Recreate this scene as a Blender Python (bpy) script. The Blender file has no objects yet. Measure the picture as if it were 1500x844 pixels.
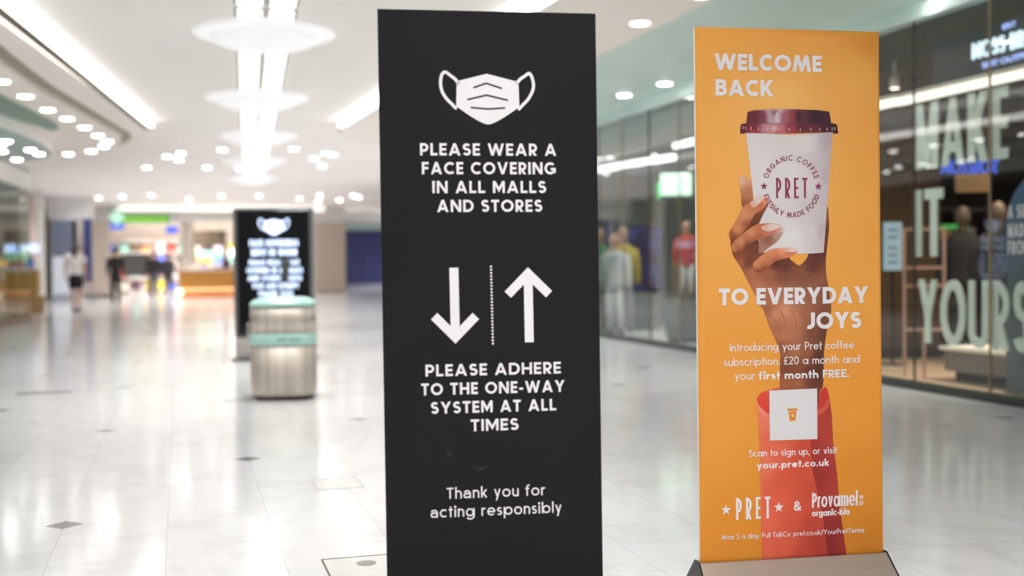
import bpy, bmesh, math, random
from mathutils import Vector, Matrix
from mathutils.geometry import delaunay_2d_cdt

random.seed(7)
SC = bpy.context.scene
COL = SC.collection
PI = math.pi
R = math.radians

# ------------------------------------------------------------------ camera
YAW, PITCH, ROLL = R(16.0), R(1.25), 0.010       # world Y runs along the mall, X to the right, Z up
EYE = Vector((0, 0, 1.22))
fwd = Vector((math.sin(YAW) * math.cos(PITCH), math.cos(YAW) * math.cos(PITCH), -math.sin(PITCH)))
r0 = Vector((math.cos(YAW), -math.sin(YAW), 0))
u0 = r0.cross(fwd)
rgt = r0 * math.cos(ROLL) - u0 * math.sin(ROLL)
upv = u0 * math.cos(ROLL) + r0 * math.sin(ROLL)
cd = bpy.data.cameras.new('camera')
cd.sensor_fit = 'HORIZONTAL'
cd.sensor_width = 36.0
cd.lens = 1700 * 36.0 / 1500
cd.clip_start, cd.clip_end = 0.1, 300
cd.dof.use_dof = True
cd.dof.focus_distance = 4.38
cd.dof.aperture_fstop = 1.3
cam = bpy.data.objects.new('camera', cd)
COL.objects.link(cam)
mw = Matrix.Identity(4)
for i in range(3):
    mw[i][0], mw[i][1], mw[i][2], mw[i][3] = rgt[i], upv[i], -fwd[i], EYE[i]
cam.matrix_world = mw
SC.camera = cam

# ------------------------------------------------------------------ light and exposure
SC.view_settings.view_transform = 'Standard'
SC.view_settings.look = 'None'
SC.view_settings.gamma = 1.0
SC.view_settings.use_curve_mapping = False
SC.view_settings.exposure = -0.62
SC.cycles.use_denoising = True
SC.cycles.max_bounces = 8
SC.cycles.diffuse_bounces = 5
SC.cycles.glossy_bounces = 4
SC.cycles.transmission_bounces = 4
SC.cycles.transparent_max_bounces = 12
SC.cycles.caustics_reflective = False
SC.cycles.caustics_refractive = False
SC.cycles.sample_clamp_indirect = 6.0

wd = bpy.data.worlds.new('world')
SC.world = wd
wd.use_nodes = True
wd.node_tree.nodes['Background'].inputs[0].default_value = (0.95, 0.97, 1.0, 1)
wd.node_tree.nodes['Background'].inputs[1].default_value = 1.0


def area(name, loc, sx, sy, power, color=(1, 0.97, 0.93), rot=(0, 0, 0), spread=115):
    l = bpy.data.lights.new(name, 'AREA')
    l.shape = 'RECTANGLE'
    l.size, l.size_y = sx, sy
    l.energy = power
    l.color = color
    l.spread = math.radians(spread)
    o = bpy.data.objects.new(name, l)
    o.location = loc
    o.rotation_euler = rot
    COL.objects.link(o)
    return o


MALL_W = 150.0
WHITE = (0.985, 0.985, 1.0)
for y, s in ((-9, 1.1), (-4, 1.1), (1, 1.0), (6, 0.6)):   # the same ceiling panels, over and behind the photographer
    area('ceiling_panel_lamp', (0.9, y, 3.70), 1.6, 3.6, MALL_W * s, WHITE)
for x, y, s in ((0.9, 10.6, 0.5), (1.2, 15.0, 0.75), (1.4, 20, 0.85), (1.6, 25.2, 0.78), (1.7, 30.5, 0.75), (1.0, 36, 0.8), (0.5, 41, 0.95), (0.5, 46, 1.2)):
    area('mall_fill_lamp', (x, y, 3.66), 0.56, 2.0, MALL_W * s, WHITE)  # added fill below the glowing panels; limited spread keeps it out of view
for y in (11, 16, 21):
    area('soffit_fill_lamp', (5.6, y, 3.57), 0.8, 3.0, 60, WHITE)  # added fill for the floor sides, unseen beside the soffit downlights
    area('left_soffit_fill_lamp', (-3.0, y, 3.47), 0.6, 3.0, 60, WHITE)
for y in (27, 33, 39, 45):
    area('side_fill_lamp', (4.8, y, 3.70), 1.2, 3.0, 70, WHITE)  # added fill to even out the far floor, itself unseen
for y in (33.5, 38, 42, 46):
    area('side_fill_lamp', (-3.2, y, 3.70), 1.2, 3.0, 60, WHITE)
for x, y in ((9, 54), (11, 61), (12, 68)):
    area('far_panel_lamp', (x, y, 3.70), 1.6, 3.0, 130, WHITE)  # added unseen fill over the far corridor, no panel modelled here
area('suit_shop_lamp', (8.6, 9.3, 3.3), 1.6, 3.0, 170, (1, 0.86, 0.68))
area('fashion_shop_lamp', (8.8, 16.5, 3.3), 3.0, 4.5, 150, (0.95, 1, 0.97))
area('cafe_shop_lamp', (-6.0, 26.5, 3.15), 3.0, 5.0, 60, (1, 0.92, 0.8))

# ------------------------------------------------------------------ helpers
def srgb(r, g, b):
    def f(c):
        c /= 255.0
        return c / 12.92 if c <= 0.04045 else ((c + 0.055) / 1.055) ** 2.4
    return (f(r), f(g), f(b))


def mat(name, rgb, rough=0.5, metal=0.0, var=0.06, scale=9.0, spec=0.5, emit=0.0, emit_rgb=None, bump=0.0, stretch=None):
    """procedural principled material: a slow noise varies the colour a little"""
    m = bpy.data.materials.new(name)
    m.use_nodes = True
    nt = m.node_tree
    b = nt.nodes['Principled BSDF']
    c = srgb(*rgb)
    tc = nt.nodes.new('ShaderNodeTexCoord')
    src = tc.outputs['Object']
    if stretch:
        mp = nt.nodes.new('ShaderNodeMapping')
        mp.inputs['Scale'].default_value = stretch
        nt.links.new(src, mp.inputs[0])
        src = mp.outputs[0]
    n = nt.nodes.new('ShaderNodeTexNoise')
    n.inputs['Scale'].default_value = scale
    n.inputs['Detail'].default_value = 3
    nt.links.new(src, n.inputs['Vector'])
    r = nt.nodes.new('ShaderNodeValToRGB')
    r.color_ramp.elements[0].position, r.color_ramp.elements[1].position = 0.3, 0.7
    r.color_ramp.elements[0].color = (*[x * (1 - var) for x in c], 1)
    r.color_ramp.elements[1].color = (*[min(1, x * (1 + var)) for x in c], 1)
    nt.links.new(n.outputs['Fac'], r.inputs[0])
    nt.links.new(r.outputs[0], b.inputs['Base Color'])
    b.inputs['Roughness'].default_value = rough
    b.inputs['Metallic'].default_value = metal
    b.inputs['Specular IOR Level'].default_value = spec
    if emit:
        b.inputs['Emission Color'].default_value = (*srgb(*(emit_rgb or rgb)), 1)
        b.inputs['Emission Strength'].default_value = emit
    if bump:
        bp = nt.nodes.new('ShaderNodeBump')
        bp.inputs['Strength'].default_value = bump
        bp.inputs['Distance'].default_value = 0.01
        nt.links.new(n.outputs['Fac'], bp.inputs['Height'])
        nt.links.new(bp.outputs[0], b.inputs['Normal'])
    return m


def print_mat(name, rough=0.45):
    """ink printed on a board: colours come from the artwork's own colour layer"""
    m = bpy.data.materials.new(name)
    m.use_nodes = True
    nt = m.node_tree
    b = nt.nodes['Principled BSDF']
    a = nt.nodes.new('ShaderNodeAttribute')
    a.attribute_name = 'ink'
    nt.links.new(a.outputs['Color'], b.inputs['Base Color'])
    b.inputs['Roughness'].default_value = rough
    b.inputs['Specular IOR Level'].default_value = 0.25
    return m


def glass_mat(name, tint=(0.965, 0.985, 0.98), refl=1.0):
    m = bpy.data.materials.new(name)
    m.use_nodes = True
    nt = m.node_tree
    nt.nodes.clear()
    out = nt.nodes.new('ShaderNodeOutputMaterial')
    mix = nt.nodes.new('ShaderNodeMixShader')
    t = nt.nodes.new('ShaderNodeBsdfTransparent')
    t.inputs[0].default_value = (*tint, 1)
    g = nt.nodes.new('ShaderNodeBsdfGlossy')
    g.inputs['Roughness'].default_value = 0.0
    g.inputs[0].default_value = (1, 1, 1, 1)
    f = nt.nodes.new('ShaderNodeLayerWeight')
    f.inputs[0].default_value = 0.5
    pw = nt.nodes.new('ShaderNodeMath')
    pw.operation = 'POWER'
    pw.inputs[1].default_value = 5.0
    ma = nt.nodes.new('ShaderNodeMath')
    ma.operation = 'MULTIPLY_ADD'
    ma.inputs[1].default_value, ma.inputs[2].default_value = 0.95 * refl, 0.04
    nt.links.new(f.outputs['Facing'], pw.inputs[0])
    nt.links.new(pw.outputs[0], ma.inputs[0])
    nt.links.new(ma.outputs[0], mix.inputs[0])
    nt.links.new(t.outputs[0], mix.inputs[1])
    nt.links.new(g.outputs[0], mix.inputs[2])
    nt.links.new(mix.outputs[0], out.inputs[0])
    return m


def obj(name, bm, material, parent=None, smooth=False, loc=None, rot=None):
    """link a bmesh as ONE mesh object"""
    me = bpy.data.meshes.new(name)
    bm.to_mesh(me)
    bm.free()
    for mm in (material if isinstance(material, (list, tuple)) else [material]):
        me.materials.append(mm)
    if smooth:
        for p in me.polygons:
            p.use_smooth = True
    o = bpy.data.objects.new(name, me)
    COL.objects.link(o)
    if parent:
        o.parent = parent
    if loc:
        o.location = loc
    if rot:
        o.rotation_euler = rot
    return o


def tag(o, label, cat, group=None, kind=None):
    o['label'] = label
    o['category'] = cat
    if group:
        o['group'] = group
    if kind:
        o['kind'] = kind
    return o


def thing(name, label, cat, loc=(0, 0, 0), rot=(0, 0, 0), group=None):
    o = bpy.data.objects.new(name, None)
    o.empty_display_size = 0.1
    o.location = loc
    o.rotation_euler = rot
    COL.objects.link(o)
    return tag(o, label, cat, group)


def struct(name, bm, m, smooth=False):
    o = obj(name, bm, m, smooth=smooth)
    o['kind'] = 'structure'
    return o


def dup(root, loc, label, group=None, rotz=None):
    r = root.copy()
    COL.objects.link(r)
    r.location = loc
    if rotz is not None:
        r.rotation_euler = (0, 0, rotz)
    r['label'] = label
    if group:
        r['group'] = group
    for ch in list(root.children):
        c = ch.copy()
        COL.objects.link(c)
        c.parent = r
        for g in list(ch.children):
            d = g.copy()
            COL.objects.link(d)
            d.parent = c
    return r


def bx(bm, x0, x1, y0, y1, z0, z1, bevel=0.0, seg=2, mi=0):
    v = [bm.verts.new((x, y, z)) for z in (z0, z1) for y in (y0, y1) for x in (x0, x1)]
    fs = [bm.faces.new([v[i] for i in q]) for q in ((0, 2, 3, 1), (4, 5, 7, 6), (0, 1, 5, 4), (2, 6, 7, 3), (0, 4, 6, 2), (1, 3, 7, 5))]
    for f in fs:
        f.material_index = mi
    if bevel:
        es = list({e for f in fs for e in f.edges})
        bmesh.ops.bevel(bm, geom=es, offset=bevel, segments=seg, affect='EDGES', profile=0.5)
    return bm


def box(*a, **k):
    return bx(bmesh.new(), *a, **k)


def lathe(bm, prof, cx=0, cy=0, n=32, mi=0, sx=1.0, sy=1.0, power=2.0):
    """profile [(r, z)] turned about z; power > 2 squares the plan"""
    rings = []
    for r, z in prof:
        ring = []
        for k in range(n):
            a = 2 * PI * k / n
            c, s = math.cos(a), math.sin(a)
            q = (abs(c) ** power + abs(s) ** power) ** (-1.0 / power)
            ring.append(bm.verts.new((cx + r * sx * c * q, cy + r * sy * s * q, z)))
        rings.append(ring)
    for a, b in zip(rings, rings[1:]):
        for k in range(n):
            f = bm.faces.new((a[k], a[(k + 1) % n], b[(k + 1) % n], b[k]))
            f.material_index = mi
    for ring, flip in ((rings[0], True), (rings[-1], False)):
        if len(ring) > 2:
            f = bm.faces.new(list(reversed(ring)) if flip else ring)
            f.material_index = mi
    return bm


def prism(bm, poly, z0, z1, mi=0):
    """vertical prism over a plan polygon"""
    lo = [bm.verts.new((x, y, z0)) for x, y in poly]
    hi = [bm.verts.new((x, y, z1)) for x, y in poly]
    n = len(poly)
    fs = [bm.faces.new(list(reversed(lo))), bm.faces.new(hi)]
    for k in range(n):
        fs.append(bm.faces.new((lo[k], lo[(k + 1) % n], hi[(k + 1) % n], hi[k])))
    for f in fs:
        f.material_index = mi
    bmesh.ops.recalc_face_normals(bm, faces=fs)
    return bm


def tube(bm, pts, rad, n=10, cap=True):
    """round tube along a 3-D polyline; rad is one radius or one per point"""
    pts = [Vector(p) for p in pts]
    rs = rad if isinstance(rad, (list, tuple)) else [rad] * len(pts)
    rings = []
    for i, p in enumerate(pts):
        d = (pts[min(i + 1, len(pts) - 1)] - pts[max(i - 1, 0)]).normalized()
        a = d.orthogonal().normalized() if abs(d.z) > 0.9 else d.cross(Vector((0, 0, 1))).normalized()
        b = d.cross(a)
        rings.append([bm.verts.new(p + (a * math.cos(2 * PI * k / n) + b * math.sin(2 * PI * k / n)) * rs[i]) for k in range(n)])
    for p, q in zip(rings, rings[1:]):
        for k in range(n):
            bm.faces.new((p[k], p[(k + 1) % n], q[(k + 1) % n], q[k]))
    if cap:
        bm.faces.new(list(reversed(rings[0])))
        bm.faces.new(rings[-1])
    return bm


def ball(bm, c, rx, ry, rz, u=18, v=12):
    m = Matrix.Translation(c) @ Matrix.Diagonal((rx, ry, rz, 1))
    bmesh.ops.create_uvsphere(bm, u_segments=u, v_segments=v, radius=1, matrix=m)
    return bm

# ------------------------------------------------------------------ lettering: a stroke-built sans serif
def arc(cx, cy, rx, ry, a0, a1, n=None):
    n = n or max(6, int(abs(a1 - a0) / 9))
    return [(cx + rx * math.cos(R(a0 + (a1 - a0) * i / n)), cy + ry * math.sin(R(a0 + (a1 - a0) * i / n))) for i in range(n + 1)]


def glyph(c, w, xh, k, style):
    """strokes of one letter in units of the cap height: (width, [(points, extend_start, extend_end)], ymin, ymax)"""
    h = w / 2
    fut = style == 'round'
    S = []

    def s(pts, e0=0, e1=0):
        S.append((pts, e0, e1))
    lo, hi = 0.0, 1.0
    t, b = 1 - h, h
    if c == ' ':
        return 0.30 * (0.6 + 0.4 * k), [], 0, 1
    if c == 'A':
        W = (0.80 + 0.55 * w) * k
        s([(h * 1.1, -0.02), (W / 2, 1.0), (W - h * 1.1, -0.02)], 1, 1)
        y = 0.25 + h * 0.3
        x = h * 1.1 + (W / 2 - h * 1.1) * y
        s([(x, y), (W - x, y)])
    elif c == 'B':
        W = (0.56 + 0.4 * w) * k
        m = 0.53
        s([(h, 0), (h, 1)])
        r1, r2 = (t - m) / 2, (m - b) / 2
        s([(h, t), (W - h - r1 - 0.03, t)] + arc(W - h - r1 - 0.03, m + r1, r1, r1, 90, -90) + [(h, m)])
        s([(h, m), (W - h - r2, m)] + arc(W - h - r2, b + r2, r2, r2, 90, -90) + [(h, b)])
    elif c == 'C':
        W = (0.82 if k == 1 or k > .8 else 0.62) * k + 0.3 * w * k
        rr = 0.5 - h
        rx = min(rr, (W - h) * 0.55) if k > 0.8 else (W / 2 - h)
        s(arc(h + rx, 0.5, rx, rr, 48, 312))
        W = h + rx + rx * math.cos(R(48)) + h * 0.9
    elif c == 'D':
        W = (0.76 + 0.25 * w) * k
        rx = min(0.5 - h, W - 2 * h)
        s([(h, 0), (h, 1)])
        s([(h, t), (W - h - rx, t)] + arc(W - h - rx, 0.5, rx, 0.5 - h, 90, -90) + [(h, b)])
    elif c in 'EF':
        W = (0.48 + 0.35 * w) * k
        s([(h, 0), (h, 1)])
        s([(0, t), (W, t)])
        s([(0, 0.5), (W * 0.94, 0.5)])
        if c == 'E':
            s([(0, b), (W, b)])
    elif c == 'G':
        W = (0.92 + 0.1 * w) * k
        rx, ry = W / 2 - h, 0.5 - h
        s(arc(W / 2, 0.5, rx, ry, 45, 322))
        s([(W - h * 1.1, 0.12), (W - h * 1.1, 0.44)])
        s([(W * 0.55, 0.44), (W - h * 0.1, 0.44)])
    elif c == 'H':
        W = (0.70 + 0.35 * w) * k
        s([(h, 0), (h, 1)])
        s([(W - h, 0), (W - h, 1)])
        s([(h, 0.5), (W - h, 0.5)])
    elif c == 'I':
        W = w
        s([(h, 0), (h, 1)])
    elif c == 'J':
        W = (0.36 + 0.4 * w) * k
        r = min(W - w, 0.34)
        s([(W - h, 1), (W - h, b + r)] + arc(W - h - r, b + r, r, r, 0, -115))
    elif c == 'K':
        W = (0.66 + 0.5 * w) * k
        s([(h, 0), (h, 1)])
        s([(h, 0.30), (W - h * 1.3, 1.02)], 0, 1)
        s([(h + (W - h) * 0.28, 0.52), (W - h * 1.25, -0.02)], 0, 1)
    elif c == 'L':
        W = (0.46 + 0.35 * w) * k
        s([(h, 0), (h, 1)])
        s([(0, b), (W, b)])
    elif c == 'M':
        W = (0.98 + 0.5 * w) * k
        if fut:
            s([(h * 0.9, -0.02), (0.24 * W, 0.985), (W / 2, 0.10), (0.76 * W, 0.985), (W - h * 0.9, -0.02)], 1, 1)
        else:
            W = (0.82 + 0.5 * w) * k
            s([(h, 0), (h, 1)])
            s([(W - h, 0), (W - h, 1)])
            s([(h, 1.0), (W / 2, 0.27 if k > .8 else 0.1), (W - h, 1.0)])
    elif c == 'N':
        W = (0.74 + 0.4 * w) * k
        s([(h, 0), (h, 1)])
        s([(W - h, 0), (W - h, 1)])
        s([(h, 1.0), (W - h, 0.0)])
    elif c == 'O':
        W = (1.0 if fut else 0.98) * k
        s(arc(W / 2, 0.5, W / 2 - h, 0.5 - h, 0, 360, 44))
    elif c == 'Q':
        W = 0.98 * k
        s(arc(W / 2, 0.5, W / 2 - h, 0.5 - h, 0, 360, 44))
        s([(W * 0.6, 0.3), (W, 0)])
    elif c in 'PR':
        W = (0.56 + 0.35 * w) * k
        m = 0.40 if style != 'tall' else 0.36
        s([(h, 0), (h, 1)])
        ry = (t - m) / 2
        rx = min(ry, W - 2 * h)
        s([(h, t), (W - h - rx, t)] + arc(W - h - rx, m + ry, rx, ry, 90, -90) + [(h, m)])
        if c == 'R':
            s([(W * 0.40, m), (W - h * 1.15, -0.02)], 0, 1)
    elif c == 'S':
        W = (0.54 + 0.4 * w) * k
        m = 0.52
        r1, r2 = (t - m) / 2, (m - b) / 2
        rx1, rx2 = W / 2 - h * 1.15, W / 2 - h
        s(arc(W / 2, m + r1, rx1, r1, 28, 270) + arc(W / 2, b + r2, rx2, r2, 90, -152)[1:])
    elif c == 'T':
        W = (0.56 + 0.35 * w) * k
        s([(0, t), (W, t)])
        s([(W / 2, 0), (W / 2, 1)])
    elif c == 'U':
        W = (0.70 + 0.3 * w) * k
        r = W / 2 - h
        ry = min(r, 0.45)
        s([(h, 1), (h, b + ry)] + arc(W / 2, b + ry, r, ry, 180, 360) + [(W - h, 1)])
    elif c == 'V':
        W = (0.78 + 0.5 * w) * k
        s([(h * 1.05, 1.02), (W / 2, 0.0), (W - h * 1.05, 1.02)], 1, 1)
    elif c == 'W':
        W = (1.14 + 0.6 * w) * k
        s([(h, 1.02), (W * 0.285, 0.02), (W / 2, 0.93), (W * 0.715, 0.02), (W - h, 1.02)], 1, 1)
    elif c == 'X':
        W = (0.72 + 0.5 * w) * k
        s([(h, 1), (W - h, 0)], 1, 1)
        s([(h, 0), (W - h, 1)], 1, 1)
    elif c == 'Y':
        W = (0.74 + 0.5 * w) * k
        s([(h * 1.05, 1.02), (W / 2, 0.42), (W - h * 1.05, 1.02)], 1, 1)
        s([(W / 2, 0), (W / 2, 0.46)])
    elif c == 'Z':
        W = (0.62 + 0.4 * w) * k
        s([(0, t), (W, t)])
        s([(0, b), (W, b)])
        s([(W - h * 1.2, t), (h * 1.2, b)])
    elif c in 'abcdegopqs' or c in 'nhmuruvwxyjiltfk':
        X = xh - h
        D = xh * (1.02 if fut else 1.0) * k
        rx, ry = D / 2 - h, xh / 2 - h
        cy = xh / 2
        asc = 1.04
        if c == 'a' and not fut:
            W = D * 0.92
            r = W / 2 - h
            s(arc(W / 2 - 0.02, xh - h - r, r, r, 150, 0) + [(W - h - 0.02, 0)])
            q = (xh * 0.60 - h) / 2
            s([(W - h, xh * 0.58 - 0.01), (h + q, xh * 0.58 - 0.01)] + arc(h + q, h + q, q, q, 90, 270) + [(h + q + 0.05, h), (W - h, h + 0.09)])
        elif c in 'adqgbp':
            W = D + (0.06 if not fut else 0.05)
            left = c in 'bp'
            ox = W - D / 2 if left else D / 2
            s(arc(ox, cy, rx, ry, 0, 360, 36))
            sx = h if left else W - h
            if c == 'a':
                s([(sx, 0), (sx, xh)])
            elif c in 'db':
                s([(sx, 0), (sx, asc)])
                hi = asc
            elif c in 'qp':
                s([(sx, -0.30), (sx, xh)])
                lo = -0.30
            else:
                lo = -0.32
                r = W / 2 - h
                s([(sx, xh), (sx, -0.30 + h + r * 0.8)] + arc(W / 2, -0.30 + h + r * 0.8, r, r * 0.8, 0, -150))
        elif c == 'c':
            s(arc(D / 2, cy, rx, ry, 48, 312))
            W = D / 2 + rx * math.cos(R(48)) + h
        elif c == 'e':
            W = D
            s(arc(D / 2, cy, rx, ry, 0, 318))
            s([(h, cy - h * 0.1), (W - h * 0.6, cy - h * 0.1)])
        elif c == 'o':
            W = D
            s(arc(D / 2, cy, rx, ry, 0, 360, 36))
        elif c == 's':
            W = (0.40 + 0.4 * w) * k
            m = xh * 0.52
            r1, r2 = (X - m) / 2, (m - h) / 2
            s(arc(W / 2, m + r1, W / 2 - h * 1.1, r1, 30, 270) + arc(W / 2, h + r2, W / 2 - h, r2, 90, -150)[1:])
        elif c in 'nhr':
            W = (0.50 + 0.55 * w) * k
            r = W / 2 - h
            if c == 'r':
                W = (0.30 + 0.5 * w) * k
                r = (0.50 + 0.55 * w) * k / 2 - h
                s([(h, 0), (h, xh)])
                s(arc(h + r, xh - h - r, r, r, 180, 70))
            else:
                s([(h, 0), (h, xh if c == 'n' else asc)])
                hi = asc if c == 'h' else 1.0
                s(arc(W / 2, xh - h - r, r, r, 180, 0) + [(W - h, 0)])
        elif c == 'm':
            W = (0.80 + 0.95 * w) * k
            r = (W - w) / 4
            s([(h, 0), (h, xh)])
            s(arc(h + r, xh - h - r, r, r, 180, 0) + [(h + 2 * r, 0)])
            s(arc(h + 3 * r, xh - h - r, r, r, 180, 0) + [(h + 4 * r, 0)])
        elif c == 'u':
            W = (0.50 + 0.55 * w) * k
            r = W / 2 - h
            s([(h, xh), (h, h + r)] + arc(W / 2, h + r, r, r, 180, 360))
            s([(W - h, 0), (W - h, xh)])
        elif c == 'v':
            W = (0.52 + 0.5 * w) * k
            hi = xh
            s([(h, xh + 0.02), (W / 2, 0.0), (W - h, xh + 0.02)], 1, 1)
        elif c == 'w':
            W = (0.78 + 0.6 * w) * k
            hi = xh
            s([(h, xh + 0.02), (W * 0.29, 0), (W / 2, xh * 0.95), (W * 0.71, 0), (W - h, xh + 0.02)], 1, 1)
        elif c == 'x':
            W = (0.52 + 0.5 * w) * k
            hi = xh
            s([(h, xh), (W - h, 0)], 1, 1)
            s([(h, 0), (W - h, xh)], 1, 1)
        elif c == 'y':
            W = (0.52 + 0.5 * w) * k
            hi, lo = xh, -0.30
            s([(h, xh + 0.02), (W / 2 + 0.01, 0.03)], 1, 0)
            m = (W - h - (W / 2 + 0.01)) / xh
            s([(W - h, xh + 0.02), (W / 2 - 0.30 * m * 1.0, -0.31)], 1, 1)
        elif c == 'k':
            W = (0.48 + 0.5 * w) * k
            s([(h, 0), (h, asc)])
            hi = asc
            s([(h, xh * 0.28), (W - h * 1.2, xh)])
            s([(h + (W - h) * 0.30, xh * 0.52), (W - h, 0)], 0, 0)
        elif c in 'ij':
            W = w * 1.15
            s([(W / 2, 0), (W / 2, xh)])
            d = w * 0.62
            s(arc(W / 2, xh + 0.16 + d * 0.3, d / 2, d / 2, 0, 360, 12))
            hi = 1.2
        elif c == 'l':
            W = w
            s([(h, 0), (h, asc)])
            hi = asc
        elif c == 't':
            W = (0.28 + 0.6 * w) * k
            s([(W / 2, 0), (W / 2, 0.95)])
            s([(0, X), (W, X)])
        else:  # f
            W = (0.30 + 0.55 * w) * k
            r = W * 0.5
            s([(W * 0.4, 0), (W * 0.4, 1.04 - h - r)] + arc(W * 0.4 + r, 1.04 - h - r, r, r, 180, 80))
            s([(0, X), (W * 0.9, X)])
            hi = 1.05
    elif c == '2':
        W = (0.50 + 0.35 * w) * k
        r = W / 2 - h
        s(arc(W / 2, t - r, r, r, 165, -35) + [(h * 1.3, b)])
        s([(0, b), (W, b)])
    elif c == '0':
        W = (0.58 + 0.3 * w) * k
        s(arc(W / 2, 0.5, W / 2 - h, 0.5 - h, 0, 360, 36))
    elif c == '1':
        W = 0.2 + w
        s([(W - h, 0), (W - h, 1)])
        s([(0.02, 0.78), (W - h, 0.97)])
    elif c == '5':
        W = (0.50 + 0.35 * w) * k
        r = 0.30 - h + 0.02
        s([(W - 0.02, t), (W * 0.25, t), (W * 0.2, 0.58)])
        s([(W * 0.2, 0.56)] + arc(W - h - r, b + r, r, r, 95, -150))
    elif c == '9':
        W = (0.52 + 0.35 * w) * k
        r = W / 2 - h
        s(arc(W / 2, t - r, r, r, 0, 360, 28))
        s([(W - h, t - r), (W * 0.35, 0)])
    elif c == '3':
        W = (0.48 + 0.35 * w) * k
        m = 0.53
        r1, r2 = (t - m) / 2, (m - b) / 2
        s(arc(W / 2 - 0.03, m + r1, r1, r1, 150, -90))
        s(arc(W / 2 - 0.03, b + r2, r2, r2, 90, -150))
    elif c == '\u00a3':
        W = (0.52 + 0.3 * w) * k
        r = 0.2
        s([(0, b), (W, b)])
        s([(W * 0.3, b), (W * 0.3, t - r)] + arc(W * 0.3 + r, t - r, r, r, 180, 30))
        s([(0, 0.46), (W * 0.75, 0.46)])
    elif c == '&':
        W = (0.74 + 0.35 * w) * k
        r1 = 0.185
        r2 = 0.25 - h * 0.3
        s(arc(W * 0.42, t - r1, r1, r1, -50, 230))
        s([(W * 0.42 - r1 * 0.65, t - r1 - r1 * 0.76), (W - h, 0.0)], 0, 0)
        s([(W * 0.42 + r1 * 0.64, t - r1 - r1 * 0.76), (h + r2 * 0.45, b + r2 * 1.75)] + arc(h + r2, b + r2, r2, r2, 125, 300) + [(W - h * 0.8, 0.42)])
    elif c == '.':
        W = w * 1.1
        s([(W / 2, 0), (W / 2, w * 1.1)])
    elif c == ',':
        W = w * 1.1
        lo = -0.2
        s([(W / 2 + 0.02, w * 1.1), (W / 2 - 0.05, -0.14)])
    elif c == ':':
        W = w * 1.1
        s([(W / 2, 0), (W / 2, w * 1.1)])
        s([(W / 2, xh - w * 1.1), (W / 2, xh)])
    elif c == '-':
        W = 0.34
        s([(0, 0.36), (W, 0.36)])
    elif c == '/':
        W = 0.42
        lo = -0.1
        s([(0.03, -0.1), (W - 0.03, 1)])
    else:
        W = 0.4
    return W, S, lo, hi


def ribbon(pts, w, e0=0, e1=0):
    """mitred quads of a stroke of width w"""
    P = []
    for p in pts:
        v = Vector((p[0], p[1]))
        if not P or (v - P[-1]).length > 1e-6:
            P.append(v)
    if len(P) < 2:
        return []
    closed = (P[0] - P[-1]).length < 1e-4 and len(P) > 3
    if closed:
        P = P[:-1]
    else:
        if e0:
            P[0] = P[0] + (P[0] - P[1]).normalized() * w * 0.6
        if e1:
            P[-1] = P[-1] + (P[-1] - P[-2]).normalized() * w * 0.6
    n = len(P)
    Lf, Rt = [], []
    for i in range(n):
        a = P[i] - P[i - 1] if (i > 0 or closed) else None
        c = P[(i + 1) % n] - P[i] if (i < n - 1 or closed) else None
        if a is None:
            a = c
        if c is None:
            c = a
        na, nc = Vector((-a.y, a.x)).normalized(), Vector((-c.y, c.x)).normalized()
        m = na + nc
        if m.length < 1e-4:
            m = na
        m.normalize()
        l = min(1 / max(m.dot(na), 0.2), 4.0) * w / 2
        Lf.append(P[i] + m * l)
        Rt.append(P[i] - m * l)
    q = []
    for i in range(n if closed else n - 1):
        j = (i + 1) % n
        q.append([Rt[i], Rt[j], Lf[j], Lf[i]])
    return q


def clip(poly, lo, hi):
    for sgn, lim in ((1, lo), (-1, hi)):
        out = []
        for i in range(len(poly)):
            p, q = poly[i - 1], poly[i]
            dp, dq = sgn * (p.y - lim), sgn * (q.y - lim)
            if (dp >= 0) != (dq >= 0):
                out.append(p + (q - p) * (dp / (dp - dq)))
            if dq >= 0:
                out.append(q)
        poly = out
        if len(poly) < 3:
            return []
    return poly


def letters(txt, w, xh=0.70, k=1.0, gap=0.12, style='geo'):
    """[(letter, x offset, polygons)] and the total width, cap height 1"""
    x, out = 0.0, []
    for i, c in enumerate(txt):
        W, S, lo, hi = glyph(c, w, xh, k, style)
        polys = []
        for si, (pts, e0, e1) in enumerate(S):
            for q in ribbon(pts, w, e0, e1):
                q = clip(q, lo, hi)
                if q:
                    polys.append((q, si))
        if polys:
            out.append((c, x, polys))
        x += W + gap
    return out, x - gap


def fit_letters(txt, width, w, xh=0.70, gap=0.12, style='geo'):
    lo, hi = 0.3, 2.2
    for _ in range(24):
        m = (lo + hi) / 2
        if letters(txt, w, xh, m, gap * (0.4 + 0.6 * m), style)[1] < width:
            lo = m
        else:
            hi = m
    return letters(txt, w, xh, m, gap * (0.4 + 0.6 * m), style)[0]


def put_polys(bm, polys, fmap, depth=0.0):
    """faces from 2-D polygons; fmap(u, v, d) gives the 3-D point, d runs out of the face"""
    for q in polys:
        dep = depth
        if isinstance(q, tuple):                     # crossing strokes lie a hair above one another
            q, si = q
            dep += si * 4e-5
        top = [bm.verts.new(fmap(p.x, p.y, dep)) for p in q]
        try:
            bm.faces.new(top)
        except ValueError:
            continue
        if depth > 0.002:
            bot = [bm.verts.new(fmap(p.x, p.y, 0)) for p in q]
            for i in range(len(q)):
                j = (i + 1) % len(q)
                bm.faces.new((bot[i], bot[j], top[j], top[i]))
            bm.faces.new(list(reversed(bot)))


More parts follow.
